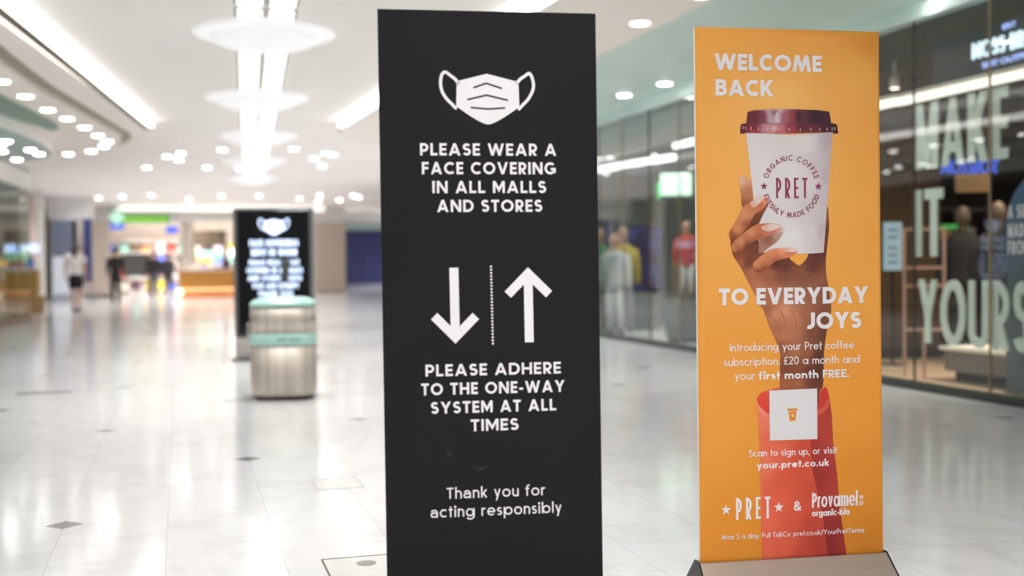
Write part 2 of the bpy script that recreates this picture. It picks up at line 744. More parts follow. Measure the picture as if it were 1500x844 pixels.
def text_bm(txt, u0, u1, v0, cap, w, fmap, xh=0.70, gap=0.12, style='geo', depth=0.0004, bm=None, skew=0.0):
    bm = bm or bmesh.new()
    for c, x, polys in fit_letters(txt, (u1 - u0) / cap, w, xh, gap, style):
        put_polys(bm, polys, lambda a, b, d: fmap(u0 + (x + a + skew * b) * cap, v0 + b * cap, d), depth)
    bmesh.ops.remove_doubles(bm, verts=bm.verts, dist=1e-6)
    return bm


def star_poly(cx, cy, r):
    return [[Vector((cx, cy)),
             Vector((cx + r * math.cos(R(90 + 72 * i - 36)) * 0.42, cy + r * math.sin(R(90 + 72 * i - 36)) * 0.42)),
             Vector((cx + r * math.cos(R(90 + 72 * i)), cy + r * math.sin(R(90 + 72 * i)))),
             Vector((cx + r * math.cos(R(90 + 72 * i + 36)) * 0.42, cy + r * math.sin(R(90 + 72 * i + 36)) * 0.42))] for i in range(5)]


def smooth_loop(pts, n=4):
    """closed Catmull-Rom through the points"""
    out, N = [], len(pts)
    for i in range(N):
        p0, p1, p2, p3 = [Vector(pts[(i + j - 1) % N]) for j in range(4)]
        for s in range(n):
            t = s / n
            out.append(0.5 * ((2 * p1) + (p2 - p0) * t + (2 * p0 - 5 * p1 + 4 * p2 - p3) * t * t + (3 * p1 - p0 - 3 * p2 + p3) * t ** 3))
    return out


def ink(name, pts, cols, fmap, parent, m, off, step=0.012, smooth=True, power=3.0):
    """a printed area: outline filled with a fine mesh, ink colours blended between swatches [(u, v, r, g, b)]"""
    P = smooth_loop(pts) if smooth else [Vector(p) for p in pts]
    x0, x1 = min(p.x for p in P), max(p.x for p in P)
    y0, y1 = min(p.y for p in P), max(p.y for p in P)

    def inside(x, y):
        r = False
        for i in range(len(P)):
            a, b = P[i - 1], P[i]
            if (a.y > y) != (b.y > y) and x < (b.x - a.x) * (y - a.y) / (b.y - a.y) + a.x:
                r = not r
        return r
    V = list(P)
    y = y0 + step / 2
    while y < y1:
        x = x0 + step / 2
        while x < x1:
            if inside(x, y):
                V.append(Vector((x, y)))
            x += step
        y += step
    vs, es, fs = delaunay_2d_cdt(V, [], [list(range(len(P)))], 1, 1e-6)[:3]
    me = bpy.data.meshes.new(name)
    me.from_pydata([fmap(v.x, v.y, off) for v in vs], [], [list(f) for f in fs])
    at = me.attributes.new('ink', 'FLOAT_COLOR', 'POINT')
    buf = []
    for v in vs:
        ws = rr = gg = bb = 0.0
        for cx, cy, r, g, b in cols:
            d = ((v.x - cx) ** 2 + (v.y - cy) ** 2) ** 0.5 + 0.006
            wt = d ** -power
            ws += wt
            rr += wt * r
            gg += wt * g
            bb += wt * b
        buf += [*srgb(rr / ws, gg / ws, bb / ws), 1.0]
    at.data.foreach_set('color', buf)
    me.materials.append(m)
    o = bpy.data.objects.new(name, me)
    COL.objects.link(o)
    o.parent = parent
    return o


def text_objs(name, txt, u0, u1, v0, cap, w, fmap, m, parent, xh=0.70, gap=0.12, style='geo', depth=0.0004, skew=0.0):
    """a line of lettering, one mesh for every word"""
    ls = fit_letters(txt, (u1 - u0) / cap, w, xh, gap, style)
    ls = list(ls)
    k = 0
    for word in txt.split(' '):
        bm = bmesh.new()
        for c, x, polys in ls[k:k + len(word)]:
            put_polys(bm, polys, lambda a, b, d: fmap(u0 + (x + a + skew * b) * cap, v0 + b * cap, d), depth)
        k += len(word)
        bmesh.ops.remove_doubles(bm, verts=bm.verts, dist=1e-6)
        obj(name, bm, m, parent)

# ------------------------------------------------------------------ artwork outlines, metres on each board (u from its centre line, v from its lower edge)
OTEXT=[
    ('WELCOME', -0.2928, 0.1325, 1.8417, 0.0615, 0.235),
    ('BACK', -0.2899, -0.0602, 1.7462, 0.0612, 0.235),
    ('TO EVERYDAY', -0.2844, 0.3138, 0.9647, 0.0627, 0.235),
    ('JOYS', 0.0654, 0.2840, 0.8688, 0.0631, 0.235),
    ('Introducing your Pret coffee', -0.2434, 0.2544, 0.7913, 0.0302, 0.115),
    ('subscription. £20 a month and', -0.2679, 0.2770, 0.7367, 0.0302, 0.115),
    ('your', -0.2263, -0.1459, 0.6842, 0.0300, 0.115),
    ('first month FREE.', -0.1305, 0.2326, 0.6827, 0.0303, 0.2),
    ('Scan to sign up, or visit', -0.1721, 0.1809, 0.3935, 0.0266, 0.12),
    ('your.pret.co.uk', -0.1411, 0.1485, 0.3476, 0.0267, 0.2),
    ('&', 0.0044, 0.0352, 0.1823, 0.0363, 0.17),
    ('Max 5 a day. Full Ts&Cs: pret.co.uk/YourPretTerms', -0.2831, 0.2891, 0.0868, 0.0186, 0.11),
]
KTEXT=[
    ('PLEASE WEAR A', -0.2206, 0.2122, 1.3468, 0.0382, 0.2),
    ('FACE COVERING', -0.2158, 0.2100, 1.2880, 0.0383, 0.2),
    ('IN ALL MALLS', -0.1840, 0.1777, 1.2288, 0.0382, 0.2),
    ('AND STORES', -0.1704, 0.1642, 1.1695, 0.0383, 0.2),
    ('PLEASE ADHERE', -0.2146, 0.2170, 0.6537, 0.0374, 0.2),
    ('TO THE ONE-WAY', -0.2292, 0.2287, 0.5948, 0.0375, 0.2),
    ('SYSTEM AT ALL', -0.1998, 0.2002, 0.5359, 0.0374, 0.2),
    ('TIMES', -0.0748, 0.0780, 0.4773, 0.0375, 0.2),
    ('Thank you for', -0.1544, 0.1608, 0.2658, 0.0351, 0.13),
    ('acting responsibly', -0.2059, 0.2131, 0.2079, 0.0352, 0.13),
]
mask_body = [(-0.1021, 1.5794), (-0.0069, 1.6038), (0.0934, 1.5793), (0.0957, 1.5069), (0.0614, 1.4807), (0.0298, 1.4572), (-0.0042, 1.444), (-0.038, 1.4499), (-0.0743, 1.4743), (-0.1052, 1.4972)]
strapL = [(-0.097, 1.5692), (-0.1252, 1.5996), (-0.1407, 1.6071), (-0.1511, 1.5916), (-0.1523, 1.5608), (-0.1411, 1.5328), (-0.1206, 1.5099), (-0.1, 1.4973)]
strapR = [(0.0881, 1.5715), (0.1172, 1.6003), (0.1304, 1.6057), (0.1398, 1.5851), (0.1407, 1.5592), (0.1274, 1.5305), (0.1088, 1.5096), (0.0877, 1.4964)]
fold1 = [(-0.0504, 1.5595), (-0.0087, 1.5739), (0.0409, 1.558)]
fold2 = [(-0.0698, 1.5217), (-0.0089, 1.5368), (0.0595, 1.521)]
fold3 = [(-0.0596, 1.4976), (-0.0039, 1.493), (0.0499, 1.4971)]
dshaft = [(-0.1204, 0.9946), (-0.1189, 0.7751)]
dhead = [(-0.1848, 0.8432), (-0.1189, 0.7758), (-0.0532, 0.8417)]
ushaft = [(0.1155, 0.9756), (0.1165, 0.7554)]
uhead = [(0.0497, 0.9075), (0.1154, 0.9735), (0.1823, 0.9071)]
dots = [(-0.0026, 0.997), (-0.0004, 0.7534)]
scuff = [(-0.1534, 0.4232), (-0.1379, 0.3966), (-0.0674, 0.3654), (-0.0307, 0.3615)]
index = [(-0.1997, 1.4224), (-0.1967, 1.4415), (-0.188, 1.4508), (-0.1748, 1.4454), (-0.1594, 1.4334), (-0.1509, 1.4225), (-0.1459, 1.3517), (-0.1461, 1.3298), (-0.1875, 1.3299), (-0.1928, 1.3735)]
middle = [(-0.1041, 1.3724), (-0.0938, 1.3669), (-0.0905, 1.3489), (-0.1087, 1.3232), (-0.1378, 1.3053), (-0.1524, 1.2835), (-0.1758, 1.2509), (-0.2106, 1.2146), (-0.2308, 1.2011), (-0.2403, 1.2202), (-0.2401, 1.2376), (-0.2273, 1.2593), (-0.2069, 1.2918), (-0.1864, 1.3299), (-0.1621, 1.3473), (-0.1372, 1.3609), (-0.118, 1.3713)]
middle_nail = [(-0.1575, 1.3473), (-0.1372, 1.3609), (-0.118, 1.3713), (-0.1041, 1.3735), (-0.1065, 1.3626), (-0.1229, 1.3435), (-0.1404, 1.3298), (-0.149, 1.3326)]
mid_under = [(-0.1378, 1.3053), (-0.1087, 1.3232), (-0.0905, 1.3462), (-0.0883, 1.3352), (-0.1072, 1.3025), (-0.1237, 1.2697), (-0.1341, 1.2671), (-0.138, 1.2862)]
ring = [(-0.0658, 1.2695), (-0.0398, 1.2628), (-0.0346, 1.254), (-0.0476, 1.241), (-0.0779, 1.2274), (-0.1186, 1.2113), (-0.1446, 1.2032), (-0.1708, 1.1816), (-0.1997, 1.16), (-0.2198, 1.1575), (-0.2328, 1.1739), (-0.2338, 1.1897), (-0.2164, 1.2091), (-0.1875, 1.2329), (-0.1469, 1.2589), (-0.1208, 1.2681)]
ring_nail = [(-0.1065, 1.2615), (-0.0717, 1.2684), (-0.041, 1.2617), (-0.0381, 1.2552), (-0.0574, 1.2476), (-0.0836, 1.2395), (-0.1038, 1.2434), (-0.1152, 1.2533)]
ring_shadow = [(-0.0358, 1.253), (-0.0224, 1.2529), (-0.0255, 1.2365), (-0.0491, 1.2037), (-0.0842, 1.1793), (-0.1122, 1.1593), (-0.1249, 1.1605), (-0.1214, 1.2124), (-0.0779, 1.2274), (-0.0476, 1.241)]
pinky = [(-0.0315, 1.1765), (0.0043, 1.1794), (0.0274, 1.1732), (0.0295, 1.1641), (0.0167, 1.1527), (-0.013, 1.1391), (-0.0551, 1.1295), (-0.0846, 1.1081), (-0.1141, 1.0886), (-0.1342, 1.0865), (-0.1473, 1.0997), (-0.1479, 1.1206), (-0.1353, 1.1331), (-0.105, 1.1565), (-0.0756, 1.1728)]
pinky_nail = [(-0.0273, 1.1749), (0.0043, 1.1794), (0.0274, 1.1732), (0.0295, 1.1653), (0.0083, 1.1615), (-0.0127, 1.1628), (-0.0245, 1.1669)]
hole = [(0.0252, 1.1574), (0.0695, 1.1558), (0.0651, 1.1364), (0.048, 1.1186), (0.0331, 1.1108), (0.0122, 1.1249), (-0.0037, 1.1406)]
arm = [(-0.1423, 1.3451), (-0.181, 1.2634), (-0.2327, 1.2075), (-0.2318, 1.1692), (-0.2216, 1.1418), (-0.193, 1.0981), (-0.1666, 1.0466), (-0.1441, 1.0071), (-0.1279, 0.9751), (-0.1074, 0.9393), (-0.085, 0.8778), (-0.0613, 0.8279), (-0.0443, 0.7835), (-0.0449, 0.7286), (-0.0468, 0.6462), (-0.0477, 0.5369), (0.0564, 0.5334), (0.1028, 0.563), (0.1126, 0.6275), (0.1272, 0.652), (0.1311, 0.736), (0.1336, 0.7904), (0.1472, 0.8732), (0.1584, 0.9106), (0.1628, 0.9352), (0.1631, 0.9624), (0.1553, 1.0183), (0.1448, 1.0755), (0.1437, 1.1299), (0.1486, 1.1765), (0.1577, 1.2524), (0.1555, 1.3086), (0.1516, 1.3319), (0.1199, 1.3397)]
cup = [(-0.1718, 1.6107), (-0.001, 1.6021), (0.1752, 1.6142), (0.1346, 1.1585), (0.0904, 1.155), (0.008, 1.1544), (-0.0738, 1.1577), (-0.121, 1.1619)]
lid_top = [(-0.1703, 1.642), (-0.1679, 1.6652), (-0.1646, 1.6869), (-0.1386, 1.6931), (-0.0833, 1.6976), (-0.034, 1.6988), (0.031, 1.6991), (0.1088, 1.6978), (0.162, 1.6921), (0.1665, 1.6693), (0.1703, 1.6444)]
lid_rim = [(-0.1945, 1.6065), (-0.195, 1.6114), (-0.1926, 1.636), (-0.1874, 1.6418), (-0.1696, 1.6449), (-0.1084, 1.6491), (-0.0159, 1.6511), (0.0772, 1.6513), (0.1694, 1.6482), (0.1866, 1.6467), (0.1929, 1.6417), (0.1982, 1.6104), (0.18, 1.609), (0.1738, 1.6154), (0.0768, 1.6118), (-0.0164, 1.6083), (-0.1088, 1.6074), (-0.1746, 1.6084), (-0.1792, 1.6058)]
sleeve_in = [(-0.1394, 0.6104), (-0.1256, 0.6295), (-0.112, 0.6368), (-0.0492, 0.6517), (-0.0479, 0.5163), (0.0562, 0.5075), (0.1042, 0.6148), (0.1333, 0.6492), (0.1448, 0.6406), (0.1534, 0.6071), (0.1453, 0.5746), (0.1284, 0.5466), (0.1003, 0.506), (-0.1079, 0.5132)]
sleeve = [(-0.1394, 0.6104), (-0.1308, 0.5808), (-0.1021, 0.549), (-0.0532, 0.5319), (0.0564, 0.5334), (0.1007, 0.5501), (0.1286, 0.5673), (0.1511, 0.6004), (0.1534, 0.6071), (0.1616, 0.5403), (0.1668, 0.4282), (0.1815, 0.3104), (0.1876, 0.2215), (0.1992, 0.1271), (0.2182, -0.0058), (-0.1243, -0.0043), (-0.1253, 0.1586), (-0.1274, 0.3132), (-0.1296, 0.4162), (-0.1322, 0.5192)]
sleeve_rim = [(-0.1394, 0.6104), (-0.1307, 0.5859), (-0.102, 0.5567), (-0.0531, 0.5397), (-0.0533, 0.5268), (-0.1049, 0.5362), (-0.1358, 0.5681)]
sleeve_rimR = [(0.0565, 0.5386), (0.1008, 0.5579), (0.1287, 0.5751), (0.1484, 0.6057), (0.1539, 0.6029), (0.1508, 0.5744), (0.1312, 0.5517), (0.1006, 0.5371), (0.0564, 0.5256)]
sleeve_dark = [(0.0702, 0.5329), (0.1007, 0.5501), (0.1286, 0.5673), (0.1525, 0.603), (0.1616, 0.5403), (0.1668, 0.4282), (0.1815, 0.3104), (0.1876, 0.2215), (0.1992, 0.1271), (0.2182, -0.0058), (0.1422, -0.005), (0.1215, 0.1465), (0.1004, 0.2515), (0.0819, 0.3302), (0.0747, 0.4343)]
qr = [(-0.0895, 0.6408), (0.1025, 0.6429), (0.1017, 0.4508), (-0.0886, 0.4523)]
qrcup = [(-0.0104, 0.5679), (0.0218, 0.568), (0.0155, 0.5257), (-0.005, 0.5253)]
C_ARM = [ (-0.223,1.156,120,62,40), (-0.196,1.123,150,88,58), (-0.156,1.084,165,100,70), (-0.129,1.032,172,108,78), (-0.088,1.083,150,90,62), (-0.061,1.122,85,45,38), (-0.020,1.108,95,52,42), (-0.020,1.070,120,70,52), (0.035,1.095,125,75,55), (0.090,1.107,95,52,45), (0.104,1.159,85,45,42), (0.133,1.236,100,55,42), (0.142,1.301,130,75,50), (0.117,1.055,135,82,62), (-0.048,1.006,172,110,82), (0.006,1.005,165,105,80), (0.089,1.004,140,88,68), (0.150,1.003,120,72,55), (-0.090,0.942,150,92,65), (-0.063,0.929,190,130,95), (-0.022,0.941,195,135,105), (0.019,0.914,178,115,85), (0.060,0.927,150,95,70), (0.129,0.912,115,68,50), (-0.050,0.877,160,98,70), (-0.022,0.851,175,112,82), (0.018,0.850,165,105,78), (0.087,0.849,120,72,52), (0.129,0.848,95,55,42), (-0.037,0.799,140,82,56), (0.018,0.785,165,102,72), (0.059,0.784,140,85,60), (0.114,0.770,85,48,38), (-0.024,0.722,115,62,45), (0.031,0.720,125,70,50), (0.072,0.706,95,52,40), (0.113,0.705,80,45,36), (-0.024,0.670,150,88,58), (0.030,0.669,155,92,62), (0.085,0.667,100,55,42), (-0.181,1.238,120,66,45), (-0.141,1.225,85,45,38), (-0.155,1.174,110,60,42), (-0.169,1.123,100,56,40) ]
C_INDEX = [ (-0.190,1.437,228,190,165), (-0.174,1.437,225,165,130), (-0.166,1.391,195,125,85), (-0.185,1.340,160,95,62) ]
C_MIDDLE = [ (-0.235,1.225,150,85,50), (-0.213,1.251,205,135,92), (-0.181,1.302,205,140,98), (-0.153,1.340,190,120,80), (-0.121,1.340,190,105,70), (-0.104,1.360,225,150,115), (-0.227,1.212,120,65,42), (-0.168,1.263,150,85,58) ]
C_RING = [ (-0.222,1.174,190,118,78), (-0.195,1.200,200,130,88), (-0.154,1.238,205,135,92), (-0.114,1.255,190,110,75), (-0.073,1.224,195,115,88), (-0.046,1.250,215,140,120), (-0.209,1.161,125,68,45), (-0.168,1.181,100,55,40), (-0.128,1.212,165,92,62) ]
C_PINKY = [ (-0.134,1.115,205,130,90), (-0.115,1.140,205,135,95), (-0.074,1.160,210,130,90), (-0.033,1.173,225,150,115), (-0.006,1.155,205,120,90), (-0.102,1.096,140,75,50), (-0.060,1.129,170,95,65), (-0.129,1.089,125,68,45) ]
C_SHADOW = [ (-0.087,1.212,150,95,75), (-0.106,1.173,175,125,105), (-0.046,1.224,190,150,135), (-0.026,1.250,222,205,198) ]
C_UNDER = [ (-0.127,1.294,125,68,48), (-0.099,1.327,150,85,62) ]
C_CUP = [ (-0.163,1.391,226,220,220), (-0.098,1.442,228,223,222), (0.011,1.443,230,225,224), (0.093,1.417,222,214,215), (0.134,1.391,205,192,196), (0.157,1.443,196,180,186), (0.009,1.211,232,228,226), (0.127,1.236,198,182,185), (0.091,1.236,222,214,212), (0.067,1.585,226,220,216), (0.167,1.586,190,172,178) ]
C_LID = [ (-0.160,1.668,105,45,58), (-0.130,1.669,110,48,62), (-0.102,1.669,125,60,75), (-0.077,1.669,195,165,175), (-0.047,1.670,215,205,210), (-0.022,1.670,170,90,105), (0.015,1.670,150,70,75), (0.037,1.671,75,42,52), (0.109,1.671,66,38,48), (0.165,1.672,75,42,55), (-0.083,1.691,205,170,180), (-0.034,1.692,205,180,190), (-0.059,1.685,120,60,75), (-0.139,1.687,125,50,65) ]
C_RIM = [ (-0.185,1.627,95,35,45), (-0.139,1.628,120,45,55), (-0.093,1.624,200,140,150), (-0.059,1.623,215,180,185), (-0.032,1.626,200,120,130), (0.002,1.627,150,65,75), (0.046,1.630,95,45,55), (0.139,1.631,75,40,50), (0.190,1.629,60,38,45), (-0.139,1.612,180,70,75), (-0.047,1.611,200,95,95), (0.015,1.612,170,70,70), (0.108,1.617,110,50,58) ]
C_SLEEVE = [ (-0.121,0.557,240,128,98), (-0.115,0.364,240,125,92), (-0.112,0.158,236,112,80), (-0.113,0.029,235,108,78), (-0.054,0.413,232,108,78), (-0.057,0.207,232,100,70), (-0.031,0.051,228,98,68), (-0.028,0.309,222,92,62), (0.013,0.333,216,86,58), (0.011,0.152,222,88,60), (0.055,0.409,206,78,56), (0.081,0.252,205,78,54), (0.066,0.123,195,70,52), (0.107,0.043,185,62,48), (0.037,0.008,205,78,58) ]
C_SDARK = [ (0.097,0.433,172,58,48), (0.152,0.457,186,68,54), (0.096,0.304,160,50,44), (0.170,0.248,180,64,52), (0.136,0.198,165,54,46), (0.148,0.041,140,42,40), (0.204,0.038,165,52,46), (0.121,0.095,150,45,42) ]
C_BG = [ (-0.360,1.986,242,165,65), (-0.016,1.468,246,178,85), (0.363,1.991,214,138,45), (0.368,1.078,238,160,62), (0.344,0.031,208,125,28), (-0.355,0.042,226,140,38), (-0.013,1.725,245,182,92), (-0.314,1.340,244,168,72), (-0.349,0.578,238,155,55), (0.307,0.556,235,150,50), (-0.011,1.995,238,160,65), (0.359,1.600,238,162,66), (0.263,1.807,240,168,72), (0.333,0.294,222,138,38), (-0.167,0.058,224,138,36) ]

C_ARM = [(u, v, min(255, r * 1.12), min(255, g * 1.12), min(255, b * 1.1)) for u, v, r, g, b in C_ARM]
C_MIDDLE, C_RING, C_PINKY = [[(u, v, min(255, r * 1.07), min(255, g * 1.07), min(255, b * 1.07)) for u, v, r, g, b in c] for c in (C_MIDDLE, C_RING, C_PINKY)]
C_LID = C_LID + [(u, v + d, r, g, b) for u, v, r, g, b in C_LID[:10] for d in (-0.012, 0.010)]
C_BG = [(u, v, min(255, r * 1.02), min(255, g * 1.045), min(255, b * 1.2)) for u, v, r, g, b in C_BG]

# ------------------------------------------------------------------ materials
M = {}
M['ceil'] = mat('ceiling_paint', (246, 241, 238), 0.8, var=0.012, scale=0.8)
M['soffit'] = mat('soffit_paint', (243, 235, 228), 0.8, var=0.015, scale=0.8)
M['teal'] = mat('teal_soffit_paint', (206, 226, 219), 0.35, var=0.03, scale=1.5)
M['green'] = mat('dark_green_recess', (108, 138, 122), 0.4, var=0.05)
M['white'] = mat('white_paint', (235, 232, 230), 0.6, var=0.02)
M['light'] = mat('light_diffuser', (255, 252, 246), 0.5, emit=2.0)
M['cove'] = mat('cove_light', (255, 253, 248), 0.5, emit=6.0)
M['spot'] = mat('downlight_lens', (255, 252, 248), 0.5, emit=34.0)
M['greyframe'] = mat('grey_light_frame', (150, 146, 140), 0.6)
M['lens'] = mat('opal_lens', (240, 240, 242), 0.4, emit=0.55)
M['steel'] = mat('brushed_steel', (204, 194, 182), 0.5, 0.55, var=0.16, scale=1.6, stretch=(14, 14, 0.12))
M['alu'] = mat('satin_aluminium', (186, 172, 158), 0.42, 0.75, var=0.05, scale=4, stretch=(1, 20, 20))
M['darkmetal'] = mat('dark_metal', (52, 50, 50), 0.4, 0.6)
M['greymetal'] = mat('grey_metal', (120, 122, 124), 0.35, 0.7)
M['black'] = mat('black_board', (24, 24, 26), 0.6, var=0.05, scale=3, spec=0.2)
M['vinyl'] = mat('white_vinyl', (236, 231, 233), 0.5, var=0.01)
M['foam'] = mat('white_foam_edge', (235, 235, 232), 0.6)
M['mint'] = mat('mint_band', (188, 230, 221), 0.4, var=0.05)
M['screen'] = mat('black_screen', (12, 13, 15), 0.12, var=0.02)
M['glow'] = mat('screen_white', (205, 222, 255), 0.5, emit=2.2)
M['bronze'] = mat('bronze_trim', (92, 70, 54), 0.35, 0.6)
M['kerb'] = mat('dark_green_kerb', (44, 52, 46), 0.25)
M['glass'] = glass_mat('shop_glass')
M['glass_left'] = glass_mat('cafe_glass', (0.88, 0.93, 0.91), 0.12)
M['print'] = print_mat('poster_ink')
M['maroon'] = mat('maroon_ink', (150, 55, 88), 0.45, var=0.02)
M['inkorange'] = mat('orange_ink', (232, 145, 45), 0.45, var=0.01)

# ------------------------------------------------------------------ floor: polished white marble tiles with dark diamond insets
fm = bpy.data.materials.new('marble_floor')
fm.use_nodes = True
nt = fm.node_tree
P = nt.nodes['Principled BSDF']


def nd(t, **kw):
    n = nt.nodes.new(t)
    for a, v in kw.items():
        setattr(n, a, v)
    return n


def mth(op, a, b=None, c=None):
    n = nd('ShaderNodeMath', operation=op)
    for i, v in enumerate((a, b, c)):
        if v is None:
            continue
        if isinstance(v, (int, float)):
            n.inputs[i].default_value = v
        else:
            nt.links.new(v, n.inputs[i])
    return n.outputs[0]


tc = nd('ShaderNodeTexCoord')
sep = nd('ShaderNodeSeparateXYZ')
nt.links.new(tc.outputs['Object'], sep.inputs[0])
X, Y = sep.outputs[0], sep.outputs[1]


def cell(v, off, per):                           # signed distance to the nearest lattice line
    return mth('SUBTRACT', mth('MULTIPLY', mth('FRACT', mth('ADD', mth('DIVIDE', mth('SUBTRACT', v, off), per), 0.5)), per), per / 2)


def diamond(ox, oy):
    return mth('LESS_THAN', mth('ADD', mth('ABSOLUTE', cell(X, ox, 1.88)), mth('ABSOLUTE', cell(Y, oy, 3.26))), 0.090)


dia = mth('MAXIMUM', diamond(-0.54, 5.84), diamond(0.40, 7.47))
lx = mth('LESS_THAN', mth('ABSOLUTE', cell(X, -0.54, 0.47)), 0.0022)
ly = mth('LESS_THAN', mth('ABSOLUTE', cell(Y, 5.84, 0.815)), 0.0025)
line = mth('MAXIMUM', lx, ly)
fl = nd('ShaderNodeVectorMath', operation='FLOOR')
mp = nd('ShaderNodeMapping')
mp.inputs['Location'].default_value = (0.54 / 0.47, -5.84 / 0.815, 0)
mp.inputs['Scale'].default_value = (1 / 0.47, 1 / 0.815, 1)
nt.links.new(tc.outputs['Object'], mp.inputs[0])
nt.links.new(mp.outputs[0], fl.inputs[0])
wn = nd('ShaderNodeTexWhiteNoise', noise_dimensions='3D')
nt.links.new(fl.outputs[0], wn.inputs['Vector'])
ve = nd('ShaderNodeTexNoise')
ve.inputs['Scale'].default_value = 1.6
ve.inputs['Detail'].default_value = 8
ve.inputs['Roughness'].default_value = 0.62
ve.inputs['Distortion'].default_value = 1.4
va = nd('ShaderNodeVectorMath', operation='ADD')
vs_ = nd('ShaderNodeVectorMath', operation='SCALE')
vs_.inputs['Scale'].default_value = 7.0
nt.links.new(wn.outputs['Color'], vs_.inputs[0])
nt.links.new(tc.outputs['Object'], va.inputs[0])
nt.links.new(vs_.outputs[0], va.inputs[1])
nt.links.new(va.outputs[0], ve.inputs['Vector'])
rp = nd('ShaderNodeValToRGB')
e = rp.color_ramp.elements
e[0].position, e[0].color = 0.30, (*srgb(226, 226, 225), 1)
e[1].position, e[1].color = 0.62, (*srgb(236, 236, 235), 1)
q = e.new(0.47)
q.color = (*srgb(234, 234, 233), 1)
q = e.new(0.445)
q.color = (*srgb(229, 229, 228), 1)
nt.links.new(ve.outputs['Fac'], rp.inputs[0])
tone = nd('ShaderNodeMix', data_type='RGBA', blend_type='MULTIPLY')
tone.inputs[0].default_value = 1.0
tv = mth('ADD', mth('MULTIPLY', wn.outputs['Value'], 0.03), 0.97)
cb = nd('ShaderNodeCombineColor')
for i in range(3):
    nt.links.new(tv, cb.inputs[i])
nt.links.new(rp.outputs[0], tone.inputs[6])
nt.links.new(cb.outputs[0], tone.inputs[7])
m1 = nd('ShaderNodeMix', data_type='RGBA')
nt.links.new(mth('MULTIPLY', line, 0.35), m1.inputs[0])
nt.links.new(tone.outputs[2], m1.inputs[6])
m1.inputs[7].default_value = (*srgb(150, 148, 145), 1)
m2 = nd('ShaderNodeMix', data_type='RGBA')
nt.links.new(dia, m2.inputs[0])
nt.links.new(m1.outputs[2], m2.inputs[6])
m2.inputs[7].default_value = (*srgb(140, 140, 138), 1)
nt.links.new(m2.outputs[2], P.inputs['Base Color'])
P.inputs['Roughness'].default_value = 0.12
P.inputs['Specular IOR Level'].default_value = 0.5
bn = nd('ShaderNodeTexNoise')
bn.inputs['Scale'].default_value = 2.2
nt.links.new(tc.outputs['Object'], bn.inputs['Vector'])
bp = nd('ShaderNodeBump')
bp.inputs['Strength'].default_value = 0.06
bp.inputs['Distance'].default_value = 0.02
nt.links.new(bn.outputs['Fac'], bp.inputs['Height'])
nt.links.new(bp.outputs[0], P.inputs['Normal'])
struct('floor', box(-16, 18, -12, 78, -0.2, 0), fm)

# ------------------------------------------------------------------ ceiling, soffits, coves
struct('ceiling', box(-16, 18, -12, 78, 3.72, 3.95), M['ceil'])


def soffit_right():
    pts = [(6.62, -12), (6.62, 24.0)]
    r = 3.2
    for i in range(0, 13):
        a = R(90 + 90 * i / 12)
        pts.append((6.0 + r * math.cos(a), 20.8 + 3.2 * math.sin(a)))
    pts += [(3.36, 10.0), (3.95, -12)]
    return pts


struct('trim_1', prism(bmesh.new(), soffit_right(), 3.60, 3.719), M['soffit'])
sl = [(-1.65, 12.05), (-0.46, 21.0)]
left_outline = [(-9, -12), (-9, 26.5), (-3.2, 26.5)]
for i in range(0, 13):
    a = R(90 - 90 * i / 12)
    left_outline.append((-3.2 + 2.75 * math.cos(a), 21.3 + 4.2 * math.sin(a) + 1.0 * (1 - i / 12)))
left_outline += [(-1.65, 12.05), (-1.9, 8), (-2.1, -12)]
struct('trim_2', prism(bmesh.new(), left_outline, 3.60, 3.719), M['soffit'])
inner_outline = [(-9, -12), (-9, 25.5), (-3.4, 25.5)]
for i in range(0, 13):
    a = R(90 - 90 * i / 12)
    inner_outline.append((-3.4 + 2.45 * math.cos(a), 21.8 + 3.7 * math.sin(a)))
inner_outline += [(-1.72, 16.3), (-1.92, 14.0), (-2.6, 4), (-2.8, -12)]
struct('trim_3', prism(bmesh.new(), inner_outline, 3.50, 3.599), M['soffit'])
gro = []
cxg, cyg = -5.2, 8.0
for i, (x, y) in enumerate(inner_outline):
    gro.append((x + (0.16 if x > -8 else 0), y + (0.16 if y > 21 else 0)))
struct('trim_8', prism(bmesh.new(), gro, 3.575, 3.5995), mat('groove_shade_paint', (150, 138, 126), 0.8))  # dark strip painted in for the shadow line of the soffit groove
# raised recess between the left soffit and the shop front: dark green underside
recess = [(-2.6, 10), (-2.4, 14.5), (-2.22, 16.5), (-2.05, 17.87), (-1.84, 19.5), (-1.84, 20.3), (-2.0, 20.75), (-3.2, 15.5), (-3.5, 10)]
struct('trim_4', prism(bmesh.new(), recess, 3.485, 3.499), M['green'])
drum = [(-9, -12), (-9, 25.3), (-4.2, 25.1), (-2.75, 24.4), (-2.25, 23.3), (-2.16, 22.0), (-2.2, 20.9), (-2.35, 19.4), (-2.62, 17.8), (-3.1, 15.6), (-3.6, 10), (-3.7, -12)]
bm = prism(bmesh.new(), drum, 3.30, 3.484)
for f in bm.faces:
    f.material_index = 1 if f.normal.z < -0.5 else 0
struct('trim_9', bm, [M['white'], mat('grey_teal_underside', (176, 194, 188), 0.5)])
struct('trim_5', box(4.72, 6.62, -12, 24, 3.585, 3.599), M['teal'])
struct('trim_6', box(6.55, 6.68, -12, 36, 3.42, 3.584), M['teal'])


def strip(name, x0, y0, x1, y1, z0, z1, th, m):
    d = Vector((x1 - x0, y1 - y0, 0)).normalized()
    n = Vector((-d.y, d.x, 0)) * th / 2
    a, b = Vector((x0, y0, 0)), Vector((x1, y1, 0))
    return prism(bmesh.new(), [tuple((p + s)[:2]) for p, s in ((a, -n), (b, -n), (b, n), (a, n))], z0, z1)


